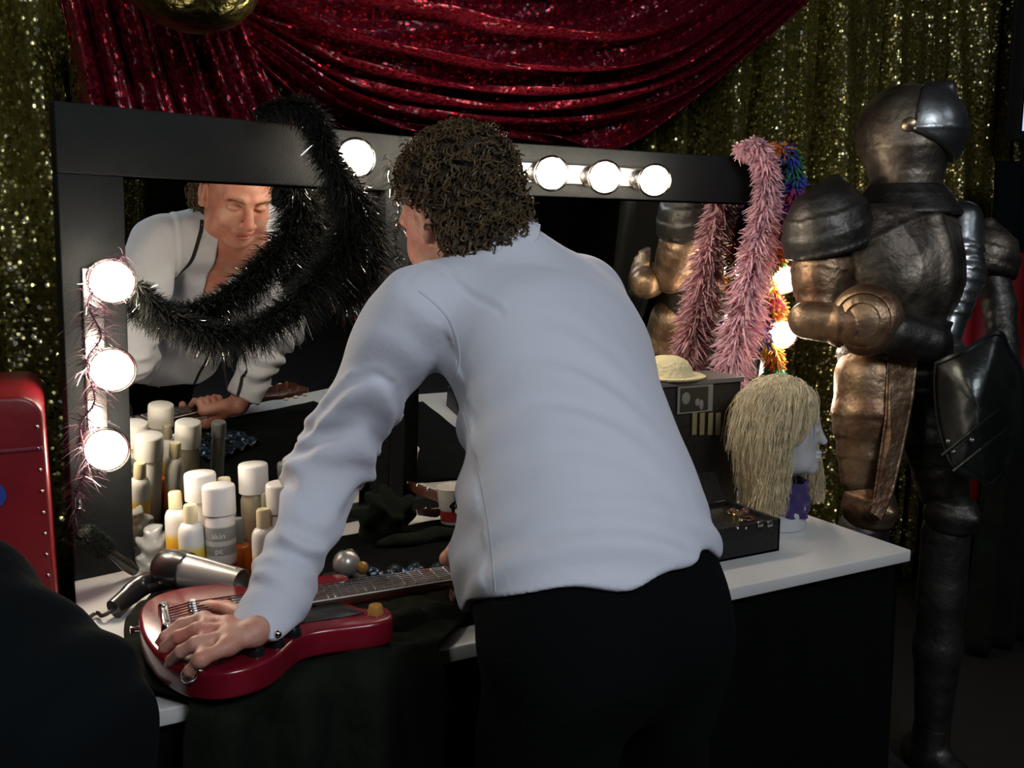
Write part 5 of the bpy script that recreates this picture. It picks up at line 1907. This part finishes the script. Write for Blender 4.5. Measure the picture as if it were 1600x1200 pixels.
# ---------------------------------------------------------------- suit of armour
ZA = 2.24
Fa = CWd(0.42, -0.907).normalized(); Ra = Vector((-Fa.y, Fa.x, 0)) * 1.0     # Ra points to image right
if Ra.dot(_R) < 0: Ra = -Ra
UZ = Vector((0, 0, 1))
AX = axes_of(Ra, Fa, UZ)
ac = P(1400, 480, ZA)
arm_ = thing('suit_of_armour', 'dark metal suit of armour standing beside the table against the gold curtain', 'armour', (ac.x, ac.y, 0))


def plate(name, fn, c, r, m, h=0.006, parent=None, it=1):
    c = Vector(c)
    lo = [c.x - r, c.y - r, c.z - r]; hi = [c.x + r, c.y + r, c.z + r]
    return sdf_obj(name, mesh_sdf(fn, lo, hi, h, it), m, parent or arm_, angle=35)


def rings(q, period, amp):
    return amp * np.abs(np.sin(q * math.pi / period)) ** 6


# helmet: faces the right
hfc = CWd(0.86, -0.50).normalized(); hrx = hfc.cross(UZ).normalized()
HAX = axes_of(hrx, hfc, UZ)
hc = P(1420, 215, ZA)
def helm(p):
    q = (p - np3(hc)) @ HAX.T
    d = sd_ell(q, (0, -0.010, 0.010), (0.094, 0.116, 0.112))
    d = smin(d, sd_cone(q, (0, 0.0, -0.06), (0, 0.0, -0.150), 0.088, 0.084), 0.03)
    crest = np.maximum(np.abs(q[:, 0]) - 0.004, np.sqrt((q[:, 1] + 0.01) ** 2 + (q[:, 2] - 0.01) ** 2) - 0.124)
    crest = np.maximum(crest, -(q[:, 2] - 0.0))
    d = smin(d, crest, 0.008)
    d = d - 0.0018 * (np.abs(q[:, 2] + 0.028) < 0.004) - 0.0018 * (np.abs(q[:, 2] + 0.095) < 0.004)
    return d
hm = plate('helmet', helm, hc - UZ * 0.03, 0.21, 'armour')
def visor(p):
    q = (p - np3(hc)) @ HAX.T
    # curved face piece with a peak above and a point below
    d = sd_ell(q, (0, 0.006, 0.010), (0.102, 0.126, 0.122))
    d = smin(d, sd_cone(q, (0, 0.05, 0.10), (0, 0.085, 0.118), 0.018, 0.006), 0.03)
    d = smax(d, -(q[:, 1] - 0.020 - 0.10 * q[:, 2]), 0.003)
    d = smax(d, -(q[:, 2] + 0.040 + 0.30 * np.clip(q[:, 1] - 0.02, 0, 1) - 0.45 * np.abs(q[:, 0])), 0.003)
    d = d - 0.004 * np.exp(-(q[:, 0] / 0.006) ** 2) - 0.003 * np.exp(-((q[:, 2] - 0.012) / 0.004) ** 2)
    inner = sd_ell(q, (0, -0.010, 0.010), (0.095, 0.117, 0.113))
    return smax(d, -inner, 0.002)
plate('visor', visor, hc, 0.20, 'armour_steel', 0.005)
for s in (-1, 1):
    MB().lathe([(0, 0), (0.018, 0), (0.016, 0.006), (0.008, 0.010), (0, 0.011)], 24, hc + hrx * (s * 0.093) + hfc * 0.01 + UZ * 0.02, hrx * s).obj('pivot', 'armour_trim', hm)
gc = P(1415, 308, ZA)
def gorget(p):
    q = (p - np3(gc)) @ AX.T
    d = sd_cone(q, (0, 0, 0.03), (0, 0, -0.04), 0.088, 0.135)
    d = np.maximum(d, q[:, 2] - 0.030); d = smax(d, -(q[:, 2] + 0.045), 0.004)
    return d - 0.002 * (np.abs(q[:, 2] - 0.004) < 0.003)
plate('gorget', gorget, gc, 0.2, 'armour_dark')

bc = P(1405, 425, ZA)
def breast(p):
    q = (p - np3(bc)) @ AX.T
    d = sd_ell(q, (0, -0.01, 0.02), (0.180, 0.135, 0.200))
    d = smin(d, sd_ell(q, (0, 0.045, -0.03), (0.11, 0.10, 0.13)), 0.06)
    d = d - 0.010 * np.exp(-(q[:, 0] / 0.02) ** 2) * (q[:, 1] > 0)
    d = smax(d, q[:, 2] - 0.165, 0.01); d = smax(d, -(q[:, 2] + 0.150), 0.01)
    d = d - 0.004 * np.exp(-((q[:, 2] - 0.135 + 0.25 * q[:, 0] ** 2 * 10) / 0.006) ** 2) - 0.0035 * np.exp(-((q[:, 2] + 0.115) / 0.007) ** 2)
    # chased diagonal bands
    for s in (-1, 1):
        d = d - 0.0028 * np.exp(-((q[:, 0] - s * (0.075 + 0.35 * (q[:, 2] - 0.02) ** 2 * 8)) / 0.004) ** 2)
    return d
plate('breastplate', breast, bc, 0.27, 'armour')
wc = P(1400, 545, ZA)
def fauld(p):
    q = (p - np3(wc)) @ AX.T
    z = q[:, 2]
    d = sd_ell(q, (0, 0, 0.10), (0.150, 0.120, 0.26))
    flare = 0.18 * np.clip(0.06 - z, 0, 0.2)
    d = d - flare - 0.006 * np.abs(((z / 0.045) % 1.0))
    d = smax(d, z - 0.075, 0.004); d = smax(d, -(z + 0.100), 0.004)
    return d
plate('fauld', fauld, wc, 0.27, 'armour_dark')


def pauldron(c, r, tip, m, lay=3, name='pauldron'):
    def f(p):
        q = (p - np3(c)) @ AX.T
        x = q[:, 0] * (1 if tip > 0 else -1)
        z = q[:, 2]
        d = sd_ell(np.stack([x, q[:, 1], z], 1), (0, 0, -0.03), (r * 1.0, r * 0.95, r * 1.15))
        pk = sd_cone(np.stack([x, q[:, 1], z], 1), (0.0, 0.0, 0.02), (-0.01, 0.0, r * 0.92), r * 0.55, 0.012)
        d = smin(d, pk, 0.04)
        d = d - 0.0045 * np.abs((((z + x * 0.35) / 0.045) % 1.0))
        d = smax(d, -(z + 0.065 + 0.25 * x), 0.004)
        return d
    return plate(name, f, c, r * 1.7, m, 0.0055)


pauldron(P(1296, 350, ZA - 0.04), 0.112, -1, 'armour_dark')
pauldron(P(1545, 392, ZA + 0.10), 0.076, 1, 'armour')
# curved side plate joining the shoulder to the breast, steel, with ridges
def sleeve(name, a, b, c3, r0, r1, r2, m, per=0.03, amp=0.003, h=0.0055, lames=True):
    a, b, c3 = Vector(a), Vector(b), Vector(c3)
    def f(p):
        d = smin(sd_cone(p, a, b, r0, r1), sd_cone(p, b, c3, r1, r2), 0.02)
        u = (b - a).normalized()
        t = (p - np3(a)) @ np3(u)
        L1 = (c3 - a).length
        return d - amp * np.abs(((t / per) % 1.0)) * (np.abs(t - L1 * 0.55) < L1 * 0.32)
    cc_ = (a + c3) / 2
    return plate(name, f, cc_, (a - c3).length / 2 + r0 * 1.6, m, h)


sleeve('upper_arm_plate', P(1291, 375, ZA - 0.03), P(1284, 430, ZA - 0.04), P(1282, 478, ZA - 0.05), 0.066, 0.068, 0.056, 'armour_copper', per=0.09, amp=0.004)
sleeve('upper_arm_plate', P(1502, 345, ZA + 0.0), P(1500, 430, ZA - 0.02), P(1478, 520, ZA - 0.05), 0.050, 0.052, 0.038, 'armour_steel', per=0.028, amp=0.0055)
MB().lathe([(0.036, -0.02), (0.044, -0.018), (0.046, 0.012), (0.040, 0.020), (0.034, 0.022)], 32, P(1475, 545, ZA - 0.06), (0, 0, 1), close=True).obj('wrist_cuff', 'armour_steel', arm_)
sleeve('forearm_plate', P(1550, 420, ZA + 0.10), P(1562, 480, ZA + 0.08), P(1570, 560, ZA + 0.04), 0.040, 0.036, 0.034, 'armour_dark', per=0.03)
# near forearm across the body with large round elbow guard
sleeve('forearm_plate', P(1262, 500, ZA - 0.10), P(1330, 508, ZA - 0.14), P(1440, 530, ZA - 0.16), 0.046, 0.050, 0.042, 'armour_copper', per=0.04, amp=0.005)
ec = P(1352, 500, ZA - 0.17)
ed = (Vector((0, 0, CAM_H)) - ec).normalized() + _R * -0.25
prof = [(0.0, 0.040), (0.020, 0.038), (0.038, 0.031), (0.040, 0.036), (0.046, 0.034), (0.060, 0.022), (0.062, 0.027), (0.068, 0.024), (0.082, 0.004), (0.084, -0.006), (0.076, -0.012), (0.0, -0.012)]
eg = MB().lathe(prof, 48, ec, ed).obj('elbow_guard', 'armour_copper', arm_)
def gaunt(p):
    a = P(1400, 520, ZA - 0.17); b = P(1452, 535, ZA - 0.17)
    d = sd_cone(p, a, b, 0.052, 0.045)
    for k in range(4):
        s0 = b + UZ * (0.022 - 0.015 * k) ; s1 = s0 + _R * 0.045 - UZ * 0.018; s2 = s1 - UZ * 0.03 - _R * 0.012
        d = smin(d, smin(sd_cone(p, s0, s1, 0.013, 0.011), sd_cone(p, s1, s2, 0.011, 0.009), 0.003), 0.006)
    return d
plate('gauntlet', gaunt, P(1430, 532, ZA - 0.17), 0.14, 'armour_dark', 0.0045)
# legs
sleeve('thigh_plate', P(1362, 590, ZA - 0.04), P(1358, 650, ZA - 0.04), P(1352, 745, ZA - 0.04), 0.088, 0.082, 0.060, 'armour_copper', per=0.05, amp=0.004)
def knee(cx, cyy, dz, m):
    c = P(cx, cyy, ZA + dz)
    def f(p):
        q = (p - np3(c)) @ AX.T
        d = sd_ell(q, (0, 0.02, 0), (0.062, 0.066, 0.062))
        d = smin(d, sd_cone(q, (0, 0.04, 0), (0, 0.092, 0.004), 0.04, 0.008), 0.03)
        return d - 0.004 * np.exp(-((np.abs(q[:, 2]) - 0.035) / 0.006) ** 2)
    plate('knee_guard', f, c, 0.15, m)
knee(1348, 790, -0.04, 'armour_copper'); knee(1475, 800, 0.03, 'armour_dark')
sleeve('thigh_plate', P(1450, 600, ZA + 0.04), P(1462, 680, ZA + 0.04), P(1474, 765, ZA + 0.03), 0.086, 0.080, 0.060, 'armour_dark', per=0.05, amp=0.004)
for cx, dz, m_ in ((1346, -0.04, 'armour_dark'), (1478, 0.03, 'armour_dark')):
    a = P(cx, 830, ZA + dz)
    sleeve('shin_plate', a, Vector((a.x, a.y, 0.35)), Vector((a.x, a.y, 0.11)), 0.058, 0.056, 0.042, m_, per=0.2, amp=0.002, h=0.008)
    def sab(p, a=a):
        s = Vector((a.x, a.y, 0.05))
        d = smin(sd_cone(p, s - Fa * 0.03, s + Fa * 0.17 - UZ * 0.02, 0.048, 0.026), sd_cone(p, s, s + UZ * 0.08, 0.046, 0.044), 0.02)
        t = (p - np3(s)) @ np3(Fa)
        return smax(d - 0.003 * ((t / 0.03) % 1.0), 0.002 - p[:, 2], 0.003)
    plate('foot_plate', sab, Vector((a.x, a.y, 0.08)) + Fa * 0.06, 0.2, 'armour_dark', 0.007)
# hanging hip plate with raised border (the pale triangular plate beside the thigh)
def tasset():
    ps = [(1388, 552), (1436, 546), (1428, 620), (1412, 700), (1396, 770), (1378, 812), (1362, 800), (1372, 730), (1384, 650)]
    w = [P(x, y, ZA - 0.125 - 0.0001 * (y - 550)) for x, y in ps]
    c = sum(w, Vector()) / len(w)
    n = (Vector((0, 0, CAM_H)) - c).normalized() * 0.85 - _R * 0.35
    n.normalize()
    mb = MB(); k = len(w)
    rim = [x + n * 0.004 for x in w]; inn = [x + (c - x) * 0.14 + n * 0.004 for x in w]; inn2 = [x + (c - x) * 0.18 + n * 0.0005 for x in w]
    back = [x - n * 0.006 for x in w]
    vs = back + rim + inn + inn2 + [c + n * 0.014, c - n * 0.004]
    fs = []
    for r_ in range(3):
        for j in range(k):
            fs.append((r_ * k + j, r_ * k + (j + 1) % k, (r_ + 1) * k + (j + 1) % k, (r_ + 1) * k + j))
    for j in range(k):
        fs.append((3 * k + j, 3 * k + (j + 1) % k, 4 * k)); fs.append((j, 4 * k + 1, (j + 1) % k))
    return mb.add(vs, fs)
tasset().obj('hip_plate', 'armour_copper', arm_, angle=30)
# support pole inside so that the suit stands
MB().lathe([(0, 0), (0.15, 0), (0.15, 0.012), (0.02, 0.018), (0.016, 1.15), (0, 1.15)], 24, (ac.x, ac.y, 0.0)).obj('stand', 'dark_hollow', arm_)

# shield held at the armour's left hand
sh_px = [(1460, 566), (1500, 548), (1560, 516), (1580, 545), (1600, 580), (1602, 640), (1590, 690), (1573, 735), (1550, 762), (1528, 752), (1494, 738), (1474, 700), (1462, 650), (1458, 600)]
ZS = ZA - 0.26
def shield():
    w = [P(x, y, ZS + 0.10 * ((x - 1530) / 70.0) ** 2 * 0.55) for x, y in sh_px]
    w = smooth_path(w + [w[0]], 5)[:-1]
    c = P(1528, 640, ZS - 0.045)
    n = (Vector((0, 0, CAM_H)) - c).normalized()
    k = len(w); vs = []; fs = []
    levels = [(-0.010, 0.0, 0), (0.006, 0.0, 0), (0.008, 0.05, 0), (0.002, 0.07, 0), (0.0, 0.35, 1), (0.0, 0.65, 1), (0.0, 0.88, 1)]
    for dn, tt, cv in levels:
        for x in w:
            b = x.lerp(c, tt)
            if cv: b = b - n * 0.03 * math.sin(math.pi * tt) * 0.0 + n * 0.02 * math.sin(math.pi * tt)
            vs.append(b + n * dn)
    for r_ in range(len(levels) - 1):
        for j in range(k):
            fs.append((r_ * k + j, r_ * k + (j + 1) % k, (r_ + 1) * k + (j + 1) % k, (r_ + 1) * k + j))
    vs.append(c); fs += [((len(levels) - 1) * k + j, (len(levels) - 1) * k + (j + 1) % k, len(vs) - 1) for j in range(k)]
    vs.append(c - n * 0.012); fs += [((j + 1) % k, j, len(vs) - 1) for j in range(k)]
    return MB().add(vs, fs), c, n
sb, sc_, sn_ = shield()
mat('shield_metal', (0.085, 0.095, 0.092), 0.33, 0.9, bump=0.35, bscale=18, var=0.5, vscale=9)
so = sb.obj('shield', 'shield_metal', None, angle=30)
tag(so, 'dark curved metal shield held low on the right side of the armour', 'shield')
for (a, b) in (((1472, 712), (1560, 640)), ((1490, 736), (1575, 668))):
    MB().tube([P(*a, ZS - 0.035), P((a[0] + b[0]) / 2, (a[1] + b[1]) / 2, ZS - 0.068), P(*b, ZS - 0.035)], 0.0035, 8).obj('rib', 'shield_metal', so)
for px, py in ((1490, 706), (1519, 688), (1482, 690)):
    MB().ball(P(px, py, ZS - 0.045), 0.006, 12, 8).obj('rivet', 'armour_steel', so)

# ---------------------------------------------------------------- left side: red case, foreground sitter
rc = P(71, 700, 1.42)
Wc_, Dc_ = 0.42, 0.36
rt = P(60, 612, 1.45).z
rcs = thing('red_case', 'tall glossy red case with rounded top at the left edge, beside the mirror', 'case', (rc.x - Wc_ / 2, rc.y + Dc_ / 2, 0))
q_ = Matrix.Rotation(R(8), 3, 'Z')
cx_, cy_ = rc.x - Wc_ / 2, rc.y + Dc_ / 2 + 0.01
def rounded(n=10):
    pts = [(-Wc_ / 2, 0), (Wc_ / 2, 0)]
    r_ = 0.035
    for i in range(n + 1):
        a = math.pi / 2 * i / n
        pts.append((Wc_ / 2 - r_ + r_ * math.cos(a), rt - r_ + r_ * math.sin(a)))
    for i in range(n + 1):
        a = math.pi / 2 + math.pi / 2 * i / n
        pts.append((-Wc_ / 2 + r_ + r_ * math.cos(a), rt - r_ + r_ * math.sin(a)))
    return pts
pr = MB().prism(rounded(), -Dc_ / 2, Dc_ / 2, bev=0.008)
Mr = Matrix.Translation((cx_, cy_, 0)) @ Matrix.Rotation(R(90), 4, 'X')
pr.obj('case_body', 'red_case', rcs, matrix=Mr, angle=50)
MB().box((cx_, cy_ - Dc_ / 2 - 0.001, rt - 0.085), (Wc_ * 0.98, 0.004, 0.006), bev=0.001).obj('seam', 'maroon', rcs)
for k in range(14):
    MB().ball((cx_ + Wc_ / 2 - 0.010, cy_ - Dc_ / 2 - 0.001, rt - 0.05 - k * 0.035), 0.0032, 10, 6).obj('stud', 'chrome', rcs)
mat('badge_blue', (0.02, 0.06, 0.30), 0.4)
bdg = P(-14, 770, 1.42)
MB().lathe([(0, 0), (0.022, 0), (0.022, 0.003), (0, 0.004)], 28, (bdg.x, cy_ - Dc_ / 2 - 0.0, bdg.z), (0, -1, 0)).obj('badge', 'badge_blue', rcs)

ZF = 0.78
fp = thing('person', 'seated person in a dark jacket, only the rounded shoulder showing at lower left', 'person', (P(-60, 1100, ZF).x, P(-60, 1100, ZF).y, 0))
nk2 = P(-340, 945, ZF + 0.02)
s1 = P(-150, 985, ZF); s2 = P(60, 1150, ZF); el2 = P(66, 1590, ZF + 0.02)
hp2 = Vector((P(-330, 1100, ZF).x, P(-330, 1100, ZF).y, 0.565))
def sitter(p, g=0.0):
    d = sd_cone(p, nk2 - UZ * 0.02, s1, 0.075 + g, 0.082 + g)
    d = smin(d, sd_cone(p, s1, s2, 0.082 + g, 0.086 + g), 0.04)
    d = smin(d, sd_cone(p, s2, el2, 0.084 + g, 0.070 + g), 0.03)
    s3 = nk2 + (nk2 - s1) * 0.9 - UZ * 0.06; e3 = s3 - UZ * 0.28
    d = smin(d, sd_cone(p, nk2, s3, 0.075 + g, 0.080 + g), 0.04)
    d = smin(d, sd_cone(p, s3, e3, 0.080 + g, 0.060 + g), 0.03)
    c = (nk2 + hp2) / 2
    d = smin(d, sd_cone(p, Vector((c.x, c.y, nk2.z - 0.16)), hp2, 0.15 + g, 0.155 + g), 0.06)
    return d
def jacketf(p):
    d = sitter(p, 0.008)
    d = d + 0.005 * np.sin(p[:, 0] * 34 + 2 * np.sin(p[:, 2] * 13)) * np.sin(p[:, 2] * 9 + p[:, 1] * 22) + 0.003 * np.sin((p[:, 0] - p[:, 1]) * 70 + 3 * np.sin(p[:, 2] * 16))
    return smax(d, 0.44 - p[:, 2], 0.004)
lo = [min(a, b, c_, d_) - 0.25 for a, b, c_, d_ in zip(s2, el2, hp2, nk2)]; hi = [max(a, b, c_, d_) + 0.25 for a, b, c_, d_ in zip(s2, el2, hp2, nk2)]
lo[0] -= 0.2; lo[2] = 0.40
sdf_obj('jacket', mesh_sdf(jacketf, lo, hi, 0.0065, 1), 'dark_jacket', fp)
h2c = nk2 + UZ * 0.17 + CWd(-0.02, 0.04)
f2 = CWd(-0.85, 0.52).normalized(); A2 = axes_of(f2.cross(UZ), f2, UZ)
kn2 = [hp2 + f2 * 0.42 + A2[0].tolist().__len__() * 0 * UZ + Vector(A2[0].tolist()) * (s * 0.10) for s in (-1, 1)]
def fbody(p):
    q = (p - np3(h2c)) @ A2.T
    d = sd_ell(q, (0, -0.012, 0.03), (0.076, 0.095, 0.09))
    d = smin(d, sd_ell(q, (0, 0.03, -0.02), (0.062, 0.060, 0.09)), 0.03)
    d = smin(d, sd_cone(q, (0, 0.088, 0.02), (0, 0.112, -0.022), 0.008, 0.011), 0.012)
    for s in (-1, 1):
        d = smax(d, -sd_ell(q, (s * 0.031, 0.100, 0.010), (0.019, 0.018, 0.012)), 0.01)
        d = smin(d, sd_ell(q, (s * 0.078, -0.004, -0.006), (0.009, 0.018, 0.030)), 0.006)
    d = smin(d, sd_ell(q, (0, 0.088, -0.062), (0.022, 0.010, 0.010)), 0.008)
    d = smin(d, sd_cone(p, h2c - UZ * 0.05, nk2, 0.055, 0.062), 0.03)
    d = smin(d, sitter(p, -0.012), 0.03)
    for k_ in kn2:
        d = smin(d, sd_cone(p, hp2 + (k_ - hp2) * 0.15, k_, 0.085, 0.060), 0.04)
        d = smin(d, sd_cone(p, k_, Vector((k_.x, k_.y, 0.08)), 0.058, 0.040), 0.02)
        d = smin(d, sd_cone(p, Vector((k_.x, k_.y, 0.06)), Vector((k_.x, k_.y, 0.045)) + f2 * 0.14, 0.042, 0.030), 0.02)
    return d
lo2 = [min(lo[i], min(k_[i] for k_ in kn2) - 0.15) for i in range(3)]; hi2 = [max(hi[i], max(k_[i] for k_ in kn2) + 0.15) for i in range(3)]
lo2[2] = 0.0; hi2[2] = h2c.z + 0.2
sdf_obj('body', mesh_sdf(fbody, lo2, hi2, 0.0085, 1), 'skin', fp)
def jeansf(p):
    d = None
    for k_ in kn2:
        x = smin(sd_cone(p, hp2 + (k_ - hp2) * 0.10, k_, 0.100, 0.075), sd_cone(p, k_, Vector((k_.x, k_.y, 0.10)), 0.074, 0.058), 0.02)
        d = x if d is None else smin(d, x, 0.03)
    d = smin(d, sd_ell(p, hp2, (0.17, 0.16, 0.10)), 0.04)
    return smax(d, 0.07 - p[:, 2], 0.004)
hi3 = list(hi2); hi3[2] = 0.75
sdf_obj('trousers', mesh_sdf(jeansf, lo2, hi3, 0.009, 1), 'trousers_black', fp)
for k_ in kn2:
    def sh2(p, k_=k_):
        a = Vector((k_.x, k_.y, 0.05)) - f2 * 0.03
        return smax(smin(sd_cone(p, a, a + f2 * 0.20 - UZ * 0.012, 0.050, 0.038), sd_cone(p, a, a + UZ * 0.05, 0.050, 0.048), 0.03), 0.002 - p[:, 2], 0.004)
    sdf_obj('shoe', mesh_sdf(sh2, [k_.x - 0.3, k_.y - 0.3, -0.02], [k_.x + 0.3, k_.y + 0.3, 0.17], 0.007, 1), 'case_black', fp)
def hair2(p):
    q = (p - np3(h2c)) @ A2.T
    d = sd_ell(q, (0, -0.025, 0.04), (0.088, 0.104, 0.094))
    d = smin(d, sd_ell(q, (0, -0.05, -0.03), (0.072, 0.06, 0.06)), 0.03)
    d = smax(d, q[:, 1] - 0.045 - 0.3 * (q[:, 2] - 0.06), 0.01)
    return d - 0.003 * np.sin(q[:, 0] * 150) * np.sin(q[:, 2] * 140 + q[:, 1] * 120)
sdf_obj('hair', mesh_sdf(hair2, [c_ - 0.16 for c_ in h2c], [c_ + 0.16 for c_ in h2c], 0.005, 1), 'dark_hair', fp)
# the stool the sitter is on
so2 = thing('stool', 'round black stool under the seated person at lower left', 'stool', (hp2.x, hp2.y, 0))
MB().lathe([(0, 0.40), (0.17, 0.40), (0.18, 0.405), (0.18, 0.435), (0.16, 0.445), (0, 0.447)], 36, (hp2.x, hp2.y, 0)).obj('seat', 'case_black', so2)
for k in range(4):
    a = math.pi / 4 + k * math.pi / 2
    MB().tube([(hp2.x + 0.12 * math.cos(a), hp2.y + 0.12 * math.sin(a), 0.40), (hp2.x + 0.17 * math.cos(a), hp2.y + 0.17 * math.sin(a), 0.0)], 0.012, 12).obj('leg', 'dull_chrome', so2)
